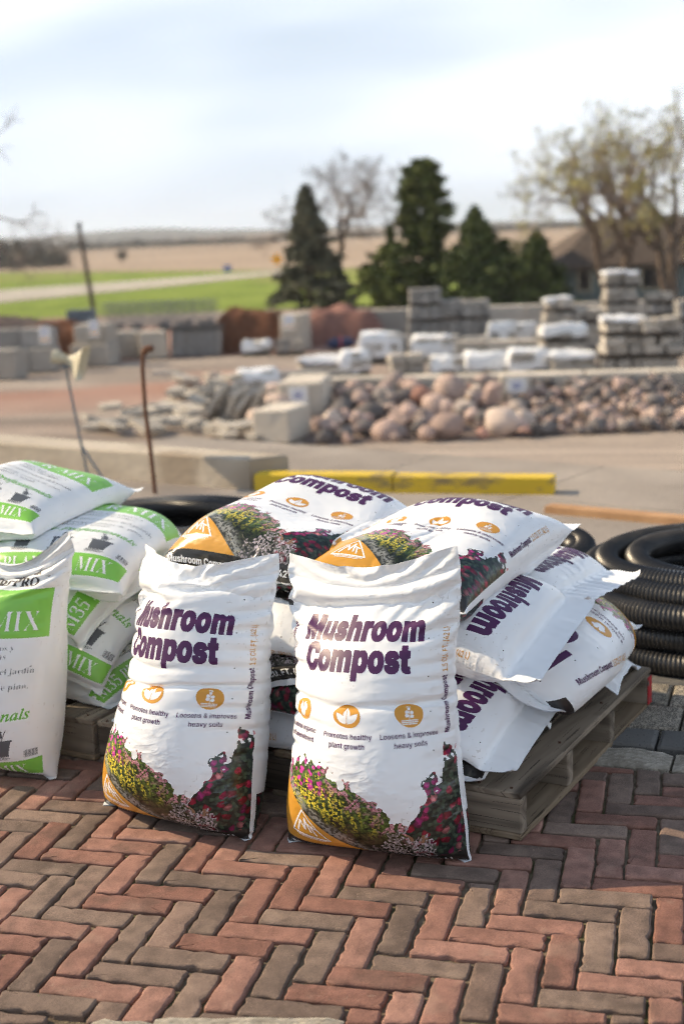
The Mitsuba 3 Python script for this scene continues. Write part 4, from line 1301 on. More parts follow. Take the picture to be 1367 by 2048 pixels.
n_ = len(prof)
for s_in in (0, 1):
    for r_ in range(n_ - 1):
        for e in range(24):
            a, b = s_in * n_ * 24 + r_ * 24 + e, s_in * n_ * 24 + r_ * 24 + (e + 1) % 24
            F += [[a, b, b + 24], [a, b + 24, a + 24]] if not s_in else [[a, b + 24, b], [a, a + 24, b + 24]]
for e in range(24):
    a, b = (n_ - 1) * 24 + e, (n_ - 1) * 24 + (e + 1) % 24
    F += [[a, b, b + n_ * 24], [a, b + n_ * 24, a + n_ * 24]]
hm = mesh_of(V, F)
hm.apply_transform(fr_)
hm.apply_translation([-1.665, 8.02, 0.80])
put('horn', hm, 'm_beige', hs, smooth=40)
rp = thing('rusty_standpipe', 'thin rusty pipe with a bent top standing in front of the concrete kerb wall', 'pipe')
put('pipe', tube([(-1.075, 7.72, -0.02), (-1.085, 7.72, 0.25), (-1.10, 7.72, 0.50), (-1.10, 7.72, 0.72), (-1.093, 7.72, 0.80), (-1.075, 7.72, 0.835), (-1.05, 7.72, 0.84)], 0.013, 10), 'm_rust', rp, smooth=True)
put('elbow', tube([(-1.088, 7.72, 0.81), (-1.075, 7.72, 0.835), (-1.052, 7.72, 0.842), (-1.03, 7.72, 0.838)], [0.018, 0.021, 0.020, 0.018], 12), 'm_rust', rp, smooth=True)
mat('m_pole', (0.075, 0.06, 0.05), 0.9, 0.2)
up_ = thing('utility_pole', 'thin dark wooden pole standing beyond the yard at left against the fields', 'pole')
put('post', tube([(-10.10, 58.0, LOW - 0.2), (-10.32, 58.0, 0.6), (-10.52, 58.0, 2.52)], [0.11, 0.10, 0.085], 10), 'm_pole', up_, smooth=True)
put('lamp_head', boxm((0.22, 0.16, 0.20), (-10.50, 57.95, 2.58), ch=0.04), 'm_pole', up_)

# --- stone materials
def stone_col(p, n, uv):
    pal = mix(mix(c3(0.12, 0.11, 0.108), c3(0.36, 0.265, 0.23), smoothstep(0.15, 0.5, uv.x)), mix(c3(0.42, 0.36, 0.31), c3(0.30, 0.165, 0.13), smoothstep(0.72, 0.9, uv.x)), smoothstep(0.5, 0.75, uv.x))
    a = fbm(p.x * 6, p.y * 6, p.z * 6, 3)
    g = noise(p.x * 45, p.y * 45, p.z * 45)
    return pal * (0.90 + 0.40 * a + 0.25 * g) * (0.8 + 0.45 * uv.y)


mat('m_stone', stone_col, 0.85, 0.25)


def block_col(p, n, uv):
    a = fbm(p.x * 3, p.y * 3, p.z * 3, 4)
    g = noise(p.x * 30, p.y * 30, p.z * 30)
    c = mix(c3(0.19, 0.19, 0.19), c3(0.42, 0.38, 0.32), uv.x)
    return c * (0.88 + 0.42 * a + 0.15 * g) * (0.82 + 0.36 * uv.y)


mat('m_block', block_col, 0.9, 0.2)
mat('m_wrap', lambda p, n, uv: c3(0.74, 0.75, 0.76) * (0.88 + 0.2 * fbm(p.x * 7, p.y * 7, p.z * 7, 3)), 0.22, 0.5, lambda p, n, uv: 0.03 * fbm(p.x * 9, p.y * 9, p.z * 14, 3), 1.0, 4e-3, clear=0.4)
mat('m_sign_white', (0.78, 0.78, 0.78), 0.5, 0.4)
mat('m_sign_red', (0.55, 0.09, 0.07), 0.5, 0.4)
mat('m_sign_blue', (0.16, 0.18, 0.42), 0.5, 0.4)
mat('m_sign_amber', (0.70, 0.34, 0.04), 0.5, 0.4)
mat('m_dark', (0.03, 0.032, 0.035), 0.7, 0.3)
mat('m_navy', (0.02, 0.03, 0.085), 0.45, 0.4)
mat('m_crate', (0.16, 0.19, 0.22), 0.7, 0.3)


def rock_box(w, d, h, seed, j=0.05):
    m = boxm((w, d, h), ch=0.03 * min(w, d, h) + 0.01).subdivide()
    v = np.array(m.vertices)
    v += (np.stack([meshkit.noise(v * 4.0 + seed + o, 2) for o in (0, 30, 60)], -1) - 0.5) * j
    return mesh_of(v, m.faces)


def price_sign(key_label, x, y, z, w=0.32, h=0.40, rz=0.0, parent=None):
    s = thing('price_sign', key_label, 'sign')
    M = trimesh.transformations.rotation_matrix(rz, [0, 0, 1])
    M[:3, 3] = (x, y, z)

    def place(m):
        m.apply_transform(M)
        return m
    put('board', place(boxm((w, 0.02, h), ch=0.004)), 'm_sign_white', s)
    put('mark', place(cat([boxm((w * 0.42, 0.004, h * 0.06), (0, -0.012, h * (0.26 - 0.10 * i))) for i in range(3)])), 'm_sign_blue', s, kind='stuff')
    put('band', place(boxm((w * 0.8, 0.004, h * 0.14), (0, -0.012, -h * 0.26))), 'm_sign_amber', s)
    return s


# --- boulder heap, cobble heap and the concrete bay round them
def wall_run(label, x0, x1, y0, y1, z0, h, d, n, tone, seed, name='concrete_block_wall', cat_='wall'):
    """A wall of big cast blocks from (x0, y0) to (x1, y1)."""
    t = thing(name, label, cat_)
    L = math.hypot(x1 - x0, y1 - y0)
    rz = math.atan2(y1 - y0, x1 - x0)
    for i in range(n):
        c = (i + 0.5) / n
        m = moved(rock_box(L / n - 0.02, d, h - 0.005, seed + i, 0.015), (x0 + (x1 - x0) * c, y0 + (y1 - y0) * c, z0 + h / 2), rz=rz)
        put('block', m, 'm_block', t, uv=cuv(m, tone, (seed * 0.37 + i * 0.61) % 1))
    return t


bay = wall_run('long low concrete block wall behind the boulders and cobbles', -0.25, 6.6, 24.3, 23.2, LOW, 0.42, 0.6, 6, 0.85, 3)
b1_ = thing('concrete_block', 'upper big concrete block left of the boulders with a white price sign on it', 'block')
m = moved(rock_box(0.72, 1.5, 0.58, 40, 0.02), (-0.52, 22.3, LOW + 0.33), rz=-0.10)
put('block', m, 'm_block', b1_, uv=cuv(m, 0.95, 0.6))
b2_ = thing('concrete_block', 'lower pale concrete block at the left foot of the boulder heap', 'block')
m = moved(rock_box(0.56, 0.9, 0.48, 41, 0.02), (-0.82, 19.6, LOW + 0.24), rz=-0.35)
put('block', m, 'm_block', b2_, uv=cuv(m, 0.90, 0.9))
price_sign('white price sign on the concrete block left of the boulders', -0.62, 21.50, LOW + 0.37, 0.30, 0.36)
b3_ = thing('concrete_block', 'concrete block with a price sign dividing the boulders from the small cobbles', 'block')
m = moved(rock_box(0.50, 0.7, 0.60, 42, 0.02), (2.93, 22.3, LOW + 0.26), rz=-0.1)
put('block', m, 'm_block', b3_, uv=cuv(m, 0.9, 0.5))
price_sign('white price sign on the block between boulders and cobbles', 2.91, 21.92, LOW + 0.34, 0.32, 0.36)

STONES = []
for i in range(12):
    if i % 3 == 2:        # broken faces
        q_ = np.random.default_rng(60 + i).normal(size=(15, 3))
        m = trimesh.convex.convex_hull(q_ / np.linalg.norm(q_, axis=1, keepdims=True) * 0.5).subdivide()
    else:
        m = blob((1, 1, 1), i + 3, 0.22, 2)
    STONES.append(m)


def place_stone(name, m, at_, size, tone, label, cat_, group, r):
    q = moved(mesh_of(np.array(m.vertices) * np.asarray(size), m.faces), at_, rx=r.normal(0, 0.3), ry=r.normal(0, 0.3), rz=r.random() * 6.28)
    return put(name, q, 'm_stone', smooth=len(m.faces) > 300, uv=cuv(q, tone, r.random()), label=label, cat=cat_, group=group)


r = np.random.default_rng(5)
SPECIAL = [('largest grey tan boulder resting high on the heap below the wall', 1.80, 21.6, 0.42, (0.62, 0.5, 0.50), 0.58), ('broad pinkish boulder at the front foot of the heap', 1.55, 19.0, 0.17, (0.50, 0.4, 0.40), 0.42), ('squarish tan boulder under the middle price sign', 2.32, 19.1, 0.19, (0.48, 0.4, 0.44), 0.66),
           ('upright rusty pink boulder beside the middle price sign', 2.45, 21.2, 0.36, (0.36, 0.36, 0.46), 0.50), ('round grey boulder at the front left of the heap', 0.33, 20.0, 0.20, (0.36, 0.34, 0.34), 0.36), ('small round pink boulder at the foot of the heap, left of the broad one', 1.24, 18.85, 0.11, (0.27, 0.25, 0.22), 0.46),
           ('brick red boulder in the middle of the heap', 1.35, 21.6, 0.33, (0.42, 0.36, 0.30), 0.93), ('lone tan boulder at the right end of the cobble heap', 4.62, 19.6, 0.13, (0.40, 0.34, 0.30), 0.6), ('small rust red boulder at the front foot between heap and cobbles', 2.60, 18.8, 0.09, (0.22, 0.20, 0.19), 0.85)]
for lab, x, y, z, s, tone in SPECIAL:
    place_stone('boulder', STONES[int(r.integers(9))], (x, y, LOW + z), s, tone, lab, 'boulder', None, r)
n = 0
while n < 135:
    x, y = r.uniform(-0.35, 2.75), r.uniform(18.75, 23.7)
    if x < 0.1 and y > 21.3 and x < -0.05:
        continue
    if any((x - s[1]) ** 2 + ((y - s[2]) * 0.8) ** 2 < (s[4][0] * 0.62) ** 2 for s in SPECIAL):
        continue
    depth_ = (y - 18.75) / 4.95
    k_ = float(np.clip(np.exp(r.normal(-1.42, 0.36)), 0.13, 0.52)) * (0.85 + 0.35 * depth_)
    zz = LOW + 0.05 + 0.27 * depth_ ** 0.9 * min(1, (x + 0.6) / 0.5) + r.uniform(-0.02, 0.05)
    place_stone('boulder', STONES[n % 12], (x, y, zz), (k_, k_ * r.uniform(0.8, 1), k_ * r.uniform(0.65, 0.95)), float(np.clip(r.choice([0.05, 0.3, 0.42, 0.52, 0.68, 0.88], p=[0.24, 0.22, 0.20, 0.14, 0.13, 0.07]) + r.normal(0, 0.04), 0, 1)),
                'pinkish grey fieldstone in the big boulder heap in the middle distance', 'boulder', 'boulders in the heap', r)
    n += 1
mat('m_heap', lambda p, n, uv: mix(c3(0.05, 0.042, 0.038), c3(0.22, 0.17, 0.15), fbm(p.x * 9, p.y * 9, p.z * 9, 3)), 0.95, 0.1)
put('rubble_bed', sheet(np.linspace(-0.5, 6.6, 30), np.linspace(18.5, 23.9, 20), lambda x, y: LOW - 0.04 + 0.24 * np.clip((y - 18.6) / 5, 0, 1) ** 0.85), 'm_heap', smooth=True, kind='structure', label='dark grit under the boulders and cobbles')
n = 0
for n in range(290):
    x, y = r.uniform(2.75, 5.6), 18.95 + 4.6 * r.random() ** 1.25
    depth_ = (y - 18.9) / 4.8
    k_ = float(np.clip(np.exp(r.normal(-1.85, 0.30)), 0.09, 0.30))
    zz = LOW + 0.05 + 0.27 * depth_ ** 0.9 + r.uniform(-0.015, 0.04)
    place_stone('cobble', STONES[n % 12], (x, y, zz), (k_, k_ * r.uniform(0.75, 1), k_ * r.uniform(0.6, 0.9)), float(np.clip(r.choice([0.0, 0.08, 0.2, 0.35, 0.48, 0.62]) + r.normal(0, 0.06), 0, 1)), 'small rounded cobble in the heap at the right of the boulders', 'cobble', 'cobbles in the heap', r)

# --- flagstone heaps at left of the boulders
r = np.random.default_rng(8)


def flag_mesh(w, d, h, seed):
    rr = np.random.default_rng(seed)
    k_ = rr.integers(5, 8)
    a = np.sort(rr.random(k_)) * 2 * np.pi
    a = np.linspace(0, 2 * np.pi, k_, endpoint=False) + rr.normal(0, 0.18, k_)
    p = np.c_[np.cos(a) * w / 2, np.sin(a) * d / 2] * rr.uniform(0.8, 1.15, (k_, 1))
    m = trimesh.creation.extrude_polygon(Polygon(p).convex_hull, h)
    m = m.subdivide()
    v = np.array(m.vertices)
    v[:, 2] += (meshkit.noise(v * 6 + seed, 2) - 0.5) * h * 0.5 - h / 2
    return mesh_of(v, m.faces)


FL_SPOTS = []
for cx, cy, n, w, top in ((-3.3, 22.2, 8, 0.62, 0.16), (-2.6, 21.2, 7, 0.60, 0.13), (-3.0, 24.5, 8, 0.6, 0.24), (-2.0, 25.0, 9, 0.62, 0.36), (-1.35, 19.9, 6, 0.5, 0.10), (-2.2, 22.4, 5, 0.6, 0.10), (-3.6, 21.4, 4, 0.6, 0.08), (-2.9, 27.5, 6, 0.6, 0.3)):
    for i in range(n):
        FL_SPOTS.append((cx + r.normal(0, 0.30), cy + r.normal(0, 0.45), 0.045 + top * i / n + r.uniform(0, 0.05), w * r.uniform(0.7, 1.3)))
for i, (x, y, z, w) in enumerate(FL_SPOTS):
    m = moved(flag_mesh(w, w * r.uniform(0.6, 0.9), r.uniform(0.06, 0.11), 300 + i), (x, y, LOW + z), rx=r.normal(0, 0.13), ry=r.normal(0, 0.13), rz=r.random() * 6)
    put('flagstone', m, 'm_block', uv=cuv(m, r.uniform(0.4, 1.0), r.random()), label='pale flat flagstone lying in the loose heaps left of the boulders', cat='flagstone', group='flagstones in the heaps')
for i in range(9):
    x, y = -1.95 + 0.125 * i + r.normal(0, 0.02), 22.1 + r.normal(0, 0.25)
    h = r.uniform(0.55, 0.85)
    m = moved(flag_mesh(h, 0.75, 0.09, 500 + i), (x, y, LOW + h * 0.40), rx=r.normal(0, 0.1), ry=-1.05 + r.normal(0, 0.10), rz=-0.25)
    put('leaning_slab', m, 'm_block', uv=cuv(m, r.uniform(0.15, 0.85), r.random()), label='tall grey brown stone slab leaning in the row left of the concrete blocks', cat='slab', group='leaning slabs in the row')
for i, (x, y, z, s) in enumerate([(-0.92, 21.6, 0.26, 0.55), (-1.12, 22.6, 0.34, 0.5), (-0.95, 20.6, 0.18, 0.42), (-1.25, 20.7, 0.2, 0.4), (-0.75, 22.4, 0.4, 0.4)]):
    place_stone('rugged_boulder', STONES[i], (x, y, LOW + z), (s, s * 0.8, s * 0.75), 0.62, 'rugged tan rock between the leaning slabs and the concrete blocks', 'boulder', 'rugged rocks beside the slabs', r)

# --- bundles of stone on small pallets, some under white wrap
r = np.random.default_rng(21)
GL = {'grey': 'grey block bundle', 'pale': 'pale stone bundle', 'wrap': 'white wrapped stone bundle', 'cap': 'pale stone bundle with white top wrap'}


def bundle(x, y, z, w, h, kind, where, seed):
    t = thing('stone_bundle', GL[kind] + ' ' + where, 'stone bundle')
    d = w * 0.85
    m = cat([boxm((w * 1.02, 0.09, 0.05), (x, y + dy, z + 0.055)) for dy in (-d * 0.45, -d * 0.15, d * 0.15, d * 0.45)] + [boxm((0.08, d, 0.04), (x + dx_, y, z + 0.015)) for dx_ in (-w * 0.42, 0, w * 0.42)])
    put('base_boards', m, 'm_pole', t, kind='stuff')
    z0 = z + 0.085
    hh = h - 0.085
    rows = max(1, int(round(hh / 0.17)))
    for k_ in range(rows):
        nx = 3 if kind in ('grey', 'wrap') else 2 + int(r.integers(2))
        for i in range(nx):
            jw = 0.012 if kind == 'grey' else 0.045
            wx = w / nx - 0.015
            m = moved(rock_box(wx, d * r.uniform(0.9, 1), hh / rows - 0.012, seed + 7 * k_ + i, 0.015 if kind == 'grey' else 0.05), (x + (i - (nx - 1) / 2) * w / nx + r.normal(0, jw * 0.5), y + r.normal(0, jw), z0 + hh / rows * (k_ + 0.5)), rz=r.normal(0, 0.02 if kind == 'grey' else 0.06))
            put('stone', m, 'm_block', t, uv=cuv(m, {'grey': 0.12, 'pale': 0.55, 'wrap': 0.5, 'cap': 0.55}[kind] + r.uniform(-0.1, 0.15), r.random()))
    if kind in ('wrap', 'cap'):
        drop = hh * (0.92 if kind == 'wrap' else 0.28)
        n = 12
        us = np.linspace(-1, 1, n)
        U_, V_ = np.meshgrid(us, us, indexing='ij')
        e = np.maximum(np.abs(U_), np.abs(V_))
        k2 = np.where(e > 0.75, 0.75 + 0.02 * (e - 0.75), e) / 0.755 / np.maximum(e, 1e-6)
        P = np.stack([x + U_ * k2 * (w / 2 + 0.035), y + V_ * k2 * (d / 2 + 0.035), z + h + 0.02 - np.clip((e - 0.72) / 0.28, 0, 1) * drop], -1)
        P += (np.stack([meshkit.noise(np.stack([U_ * 2.2, V_ * 2.2, np.full_like(U_, seed + o)], -1), 3) for o in (0, 20, 40)], -1) - 0.5) * np.array([0.06, 0.06, 0.11])
        i, j = np.meshgrid(np.arange(n - 1), np.arange(n - 1), indexing='ij')
        a, b, c, d_ = i * n + j, (i + 1) * n + j, (i + 1) * n + j + 1, i * n + j + 1
        f = np.vstack([np.stack([a, b, c], -1).reshape(-1, 3), np.stack([a, c, d_], -1).reshape(-1, 3)])
        wm = mesh_of(P.reshape(-1, 3), f)
        put('wrap', wm, 'm_wrap', t, smooth=60)
    return t


def pile_up(x, y, w, hs, kinds, wheres, seed, z=LOW):
    for i, (h, k_, wh) in enumerate(zip(hs, kinds, wheres)):
        bundle(x + (r.normal(0, 0.03) if i else 0), y, z, w, h, k_, wh, seed + 40 * i)
        z += h + 0.005


BACK = 'in the back row'
pile_up(2.28, 35.0, 0.80, (0.72, 0.40, 0.44), ('grey',) * 3, ('at the bottom of the tall leftmost back row stack', 'in the middle of the tall leftmost back row stack', 'on top of the tall leftmost back row stack'), 100)
pile_up(3.02, 35.0, 0.68, (0.74, 0.52), ('grey',) * 2, ('at the bottom of the second grey stack in the back row', 'on top of the second grey stack in the back row'), 300)
pile_up(3.60, 34.8, 0.68, (0.74, 0.50), ('grey',) * 2, ('at the bottom of the third grey stack in the back row', 'on top of the third grey stack in the back row'), 500)
pile_up(1.45, 33.6, 0.70, (0.50,), ('grey',), ('low at the left end of the back row',), 680)
pile_up(2.70, 33.4, 0.72, (0.46,), ('grey',), ('low in front of the leftmost back row stacks',), 690)
pile_up(3.42, 33.2, 0.66, (0.42,), ('grey',), ('low in front of the third grey stack',), 695)
pile_up(4.16, 34.0, 0.66, (0.67,), ('wrap',), ('low beside the third grey stack',), 700)
pile_up(4.74, 34.0, 0.60, (0.62,), ('wrap',), ('shining in the middle of the back row',), 740)
pile_up(5.38, 33.0, 0.62, (0.60, 0.34, 0.32), ('pale', 'pale', 'cap'), ('at the bottom of the pale stack right of centre', 'in the middle of the pale stack right of centre', 'topping the pale stack right of centre'), 800)
pile_up(6.06, 33.0, 0.66, (0.66, 0.34), ('pale', 'pale'), ('low beside the pale stack in front of the conifers', 'upper one in front of the bushy conifers'), 950)
pile_up(7.10, 34.0, 0.80, (0.58, 0.44, 0.40, 0.38), ('pale', 'pale', 'pale', 'cap'), ('at the foot of the tallest stack in front of the barn', 'second level of the tallest stack in front of the barn', 'third level of the tallest stack in front of the barn', 'topping the tallest stack before the barn'), 1000)
pile_up(7.98, 33.6, 0.62, (0.70, 0.30, 0.28), ('grey', 'grey', 'pale'), ('at the foot of the stack right of the tallest one', 'in the middle of the stack right of the tallest one', 'on top of the stack right of the tallest one'), 1200)
pile_up(8.55, 33.0, 0.60, (0.60, 0.50), ('grey', 'grey'), ('at the right edge of the picture, lower', 'at the right edge of the picture, upper'), 1350)
pile_up(5.70, 27.2, 0.80, (0.30, 0.44, 0.36), ('pale', 'pale', 'cap'), ('at the foot of the front stack at right', 'in the middle of the front stack at right', 'on top of the front stack at right'), 1500)
pile_up(6.42, 27.0, 0.74, (0.30, 0.42, 0.36), ('pale', 'pale', 'pale'), ('at the foot of the rightmost front stack', 'in the middle of the rightmost front stack', 'on top of the rightmost front stack'), 1650)
pile_up(4.74, 27.4, 0.88, (0.44,), ('cap',), ('behind the cobbles in the front row',), 1800)
pile_up(4.86, 29.2, 0.90, (0.52, 0.36), ('pale', 'wrap'), ('second row behind the cobbles, lower', 'bright one second row behind the cobbles, upper'), 1850)
pile_up(3.88, 27.6, 0.76, (0.48,), ('wrap',), ('with steep sides in the middle of the front row',), 1950)
pile_up(3.08, 28.0, 0.80, (0.44,), ('wrap',), ('behind the big grey boulder',), 2000)
pile_up(2.32, 28.2, 0.70, (0.38,), ('wrap',), ('second from left in the front row',), 2050)
pile_up(1.46, 28.2, 0.68, (0.48,), ('pale',), ('leftmost dark fronted one in the front row',), 2100)
pile_up(1.04, 32.0, 0.94, (0.66,), ('wrap',), ('left end of the second row',), 2150)
pile_up(2.28, 32.0, 0.92, (0.54,), ('wrap',), ('second row, left of the long block wall',), 2200)
pile_up(0.40, 28.6, 0.60, (0.52,), ('wrap',), ('standing left in front of the second row',), 2250)
pile_up(-0.35, 29.0, 0.90, (0.40,), ('cap',), ('behind the concrete block with the price sign',), 2300)
pile_up(-1.55, 26.2, 0.80, (0.44,), ('wrap',), ('behind the leaning slabs',), 2350)
wall_run('long low block wall in the second row between wrapped bundles', 2.7, 4.75, 30.6, 30.2, LOW + 0.1, 0.42, 0.5, 3, 0.75, 60)
wall_run('dark grey low kerb of stone beams left behind the wrapped bundles', -1.2, 0.3, 27.4, 27.0, LOW, 0.30, 0.4, 3, 0.15, 70)

# --- bays at the far left
wall_run('near left bay end of concrete blocks at the left edge', -8.1, -7.25, 31.6, 31.4, LOW, 0.68, 0.7, 2, 0.55, 80)
bb = wall_run('lower course of the left bay wall with red soil behind', -8.6, -6.75, 33.3, 33.1, LOW, 0.58, 0.6, 3, 0.45, 90)
wall_run('grey upper course of the left bay wall', -8.4, -6.8, 33.4, 33.2, LOW + 0.585, 0.46, 0.5, 2, 0.22, 95)
wall_run('lower blocks of the right end of the left bays', -6.55, -5.55, 34.4, 34.2, LOW, 0.55, 0.8, 2, 0.6, 110)
wall_run('upper blocks of the right end of the left bays', -6.45, -5.6, 34.5, 34.3, LOW + 0.555, 0.48, 0.7, 2, 0.7, 115)
price_sign('white price sign at the left edge of the left bays', -7.95, 31.1, LOW + 0.85, 0.26, 0.5)
price_sign('white price sign in the middle of the left bays', -6.95, 32.75, LOW + 0.90, 0.26, 0.42)
price_sign('white price sign at the right end of the left bays', -5.95, 33.8, LOW + 0.95, 0.24, 0.42)
mat('m_mulch', lambda p, n, uv: mix(c3(0.055, 0.026, 0.018), c3(0.185, 0.088, 0.052), fbm(p.x * 12, p.y * 12, p.z * 12, 3)), 0.95, 0.1)
mat('m_redrock', lambda p, n, uv: mix(c3(0.13, 0.062, 0.052), c3(0.28, 0.155, 0.128), fbm(p.x * 16, p.y * 16, p.z * 16, 3)), 0.9, 0.15)


def heap(name, label, x, y, w, d, h, mt, seed, kind=None, cat_='heap'):
    us = np.linspace(-1, 1, 26)
    U_, V_ = np.meshgrid(us, us, indexing='ij')
    rr = np.sqrt(U_ ** 2 + V_ ** 2)
    z = h * np.clip(1.35 * (1 - np.maximum(np.abs(U_), np.abs(V_)) ** 2.6), -0.1, 1) * (0.72 + 0.5 * meshkit.fbm(np.stack([U_ * 2.4 + seed, V_ * 2.4, U_ * 0], -1), 4, seed))
    m = sheet(us, us, lambda a, b: z)
    v = np.array(m.vertices) * np.array([w / 2, d / 2, 1]) + np.array([x, y, LOW - 0.03])
    return put(name, mesh_of(v, m.faces), mt, smooth=True, label=label, cat=cat_)


heap('mulch_heap', 'dark red brown mulch heap beside the wire cages', -2.25, 37.8, 2.5, 2.6, 1.08, 'm_mulch', 4)
heap('soil_heap', 'red brown soil heap inside the left bays', -6.9, 35.4, 2.2, 2.6, 1.05, 'm_mulch', 9)
heap('dark_heap', 'low dark mulch heap at the far left edge of the yard', -8.6, 38.5, 3.6, 2.6, 1.05, 'm_heap', 13)
heap('red_gravel_heap', 'brick red crushed gravel heap behind the wrapped bundles', 0.25, 39.0, 2.6, 2.4, 1.0, 'm_redrock', 17)
heap('grey_gravel_heap', 'grey gravel heap behind the back row of bundles', 3.2, 38.0, 1.6, 2.0, 0.6, 'm_heap', 23)
wall_run('sloping beige block wall between mulch and red gravel', -1.35, -0.75, 36.7, 36.5, LOW, 0.98, 0.8, 1, 0.85, 120)
price_sign('white price sign on the beige wall beside the mulch', -1.20, 36.1, LOW + 0.78, 0.28, 0.38)
wall_run('long weathered block wall behind the back row under the conifers', 1.0, 8.8, 39.6, 38.4, LOW, 0.86, 0.6, 7, 0.5, 130)
wall_run('block wall bay behind the gravel heaps at left', -2.9, 0.9, 40.2, 39.8, LOW, 0.72, 0.6, 4, 0.55, 140)
# wire cages, stacked slabs, crate, odds and ends
wc = thing('wire_cage_row', 'row of pale galvanised wire mesh cages filled with stone behind the left bays', 'wire cage')
xs_ = np.linspace(-6.3, -3.2, 6)
for i in range(5):
    x0_, x1_ = xs_[i] + 0.02, xs_[i + 1] - 0.02
    y0_, y1_, za, zb = 36.9, 37.9, LOW + 0.68, LOW + 1.40
    bars = [tube([(x, y0_, za), (x, y0_, zb)], 0.009, 4) for x in np.linspace(x0_, x1_, 7)] + [tube([(x0_, y0_, z), (x1_, y0_, z)], 0.009, 4) for z in np.linspace(za, zb, 8)]
    bars += [tube([(x, y1_, za), (x, y1_, zb)], 0.009, 4) for x in np.linspace(x0_, x1_, 7)] + [tube([(x0_, y1_, z), (x1_, y1_, z)], 0.009, 4) for z in np.linspace(za, zb, 8)]
    bars += [tube([(x, y0_, zb), (x, y1_, zb)], 0.009, 4) for x in np.linspace(x0_, x1_, 5)]
    put('mesh_cage', cat(bars), 'm_steel', wc, kind='stuff')
    for q in range(6):
        s = r.uniform(0.16, 0.26)
        m = moved(STONES[q], (r.uniform(x0_ + 0.12, x1_ - 0.12), r.uniform(y0_ + 0.2, y1_ - 0.2), za + s * 0.4), rz=q, s=s)
        put('fill_stone', m, 'm_stone', wc, smooth=True, uv=cuv(m, 0.15, r.random()))
wall_run('beige concrete block under the left end of the wire cages', -5.85, -5.2, 36.4, 36.4, LOW, 0.72, 0.8, 1, 0.7, 150, 'concrete_block', 'block')
wall_run('off white concrete block directly behind the rusty standpipe top', -5.1, -4.4, 35.8, 35.8, LOW, 0.72, 0.7, 1, 1.0, 155, 'concrete_block', 'block')
ds = thing('slab_rack', 'dark rack of upright stone slabs below the wire cages', 'slab rack')
for i in range(8):
    m = moved(rock_box(0.13, 0.8, 0.70, 160 + i, 0.03), (-4.25 + 0.165 * i, 36.2, LOW + 0.36), ry=0.06)
    put('slab', m, 'm_block', ds, uv=cuv(m, 0.05 + 0.15 * r.random(), r.random()))
put('shelf', boxm((1.5, 0.9, 0.06), (-3.7, 36.2, LOW + 0.74), ch=0.01), 'm_dark', ds)
cr = thing('storage_crate', 'grey blue crate on top of the left bays', 'crate')
for i in range(4):
    put('side_slat', boxm((0.74, 0.03, 0.07), (-7.05, 38.0, LOW + 0.95 + 0.09 * i), ch=0.008), 'm_crate', cr)
put('crate_box', boxm((0.72, 0.6, 0.36), (-7.05, 38.33, LOW + 1.06), ch=0.01), 'm_crate', cr)
pl = thing('blue_tarp_bundle', 'small dark blue wrapped bundle in front of the red gravel', 'bundle')
put('tarp', moved(blob((0.8, 0.5, 0.32), 44, 0.1), (0.15, 36.4, LOW + 0.15)), 'm_navy', pl, smooth=True)
put('strap', boxm((0.04, 0.54, 0.34), (0.15, 36.4, LOW + 0.16), ch=0.01), 'm_sign_red', pl)
pile_up(-2.05, 35.6, 0.72, (0.36,), ('wrap',), ('low in front of the mulch heap',), 2400)
pile_up(-1.35, 35.2, 0.36, (0.42,), ('grey',), ('narrow one beside the mulch wall',), 2450)
pile_up(-0.98, 35.2, 0.30, (0.36,), ('pale',), ('narrow pale one beside the mulch wall',), 2480)
# ------------------------------------------------------------------ fields, road, hills
mat('m_grass', lambda p, n, uv: mix(mix(c3(0.105, 0.150, 0.028), c3(0.225, 0.27, 0.06), fbm(p.x * 0.35, p.y * 0.12, 0, 4)), c3(0.22, 0.20, 0.075), smoothstep(0.55, 0.75, fbm(p.x * 0.1 + 4, p.y * 0.04, 3, 3)) * 0.5), 0.95, 0.1)
mat('m_road', lambda p, n, uv: mix(c3(0.30, 0.27, 0.22), c3(0.42, 0.38, 0.32), fbm(p.x * 0.5, p.y * 0.2, 0, 3)), 0.95, 0.1)
mat('m_stubble', lambda p, n, uv: mix(c3(0.22, 0.165, 0.12), c3(0.36, 0.28, 0.21), fbm(p.x * 0.03, p.y * 0.012, 0, 4)), 0.95, 0.1)
mat('m_hill', lambda p, n, uv: mix(c3(0.035, 0.04, 0.035), c3(0.11, 0.095, 0.08), fbm(p.x * 0.01, p.y * 0.006, p.z * 0.05, 4)), 0.95, 0.1)


def strip(near, far, zn, zf, n=2):
    v, f = [], []
    for (a, b) in zip(near, far):
        v += [[a[0], a[1], zn], [b[0], b[1], zf]]
    for i in range(len(near) - 1):
        f += [[2 * i, 2 * i + 2, 2 * i + 3], [2 * i, 2 * i + 3, 2 * i + 1]]
    return mesh_of(v, f)


put('meadow', mesh_of([[-220, 44, LOW - 0.03], [220, 44, LOW - 0.03], [220, 330, LOW - 0.03], [-220, 330, LOW - 0.03]], [[0, 1, 2], [0, 2, 3]]), 'm_grass', kind='structure', label='bright green meadow beyond the yard')
put('road', strip([(-70, 40), (-20.8, 85.6), (-13, 110), (-5.3, 139), (6, 168), (60, 260)], [(-86, 60), (-28.7, 118.5), (-16.5, 141), (-6.1, 160), (8, 186), (66, 285)], LOW + 0.01, LOW + 0.01), 'm_road', kind='structure', label='pale country road crossing the meadow')


def land(y):
    y = np.asarray(y, float)
    return LOW + 0.02 + np.interp(y, [150, 320, 700, 1500, 3500], [0, 1.6, 9, 20, 26])


ys = np.array([0, 60, 160, 330, 560, 760])


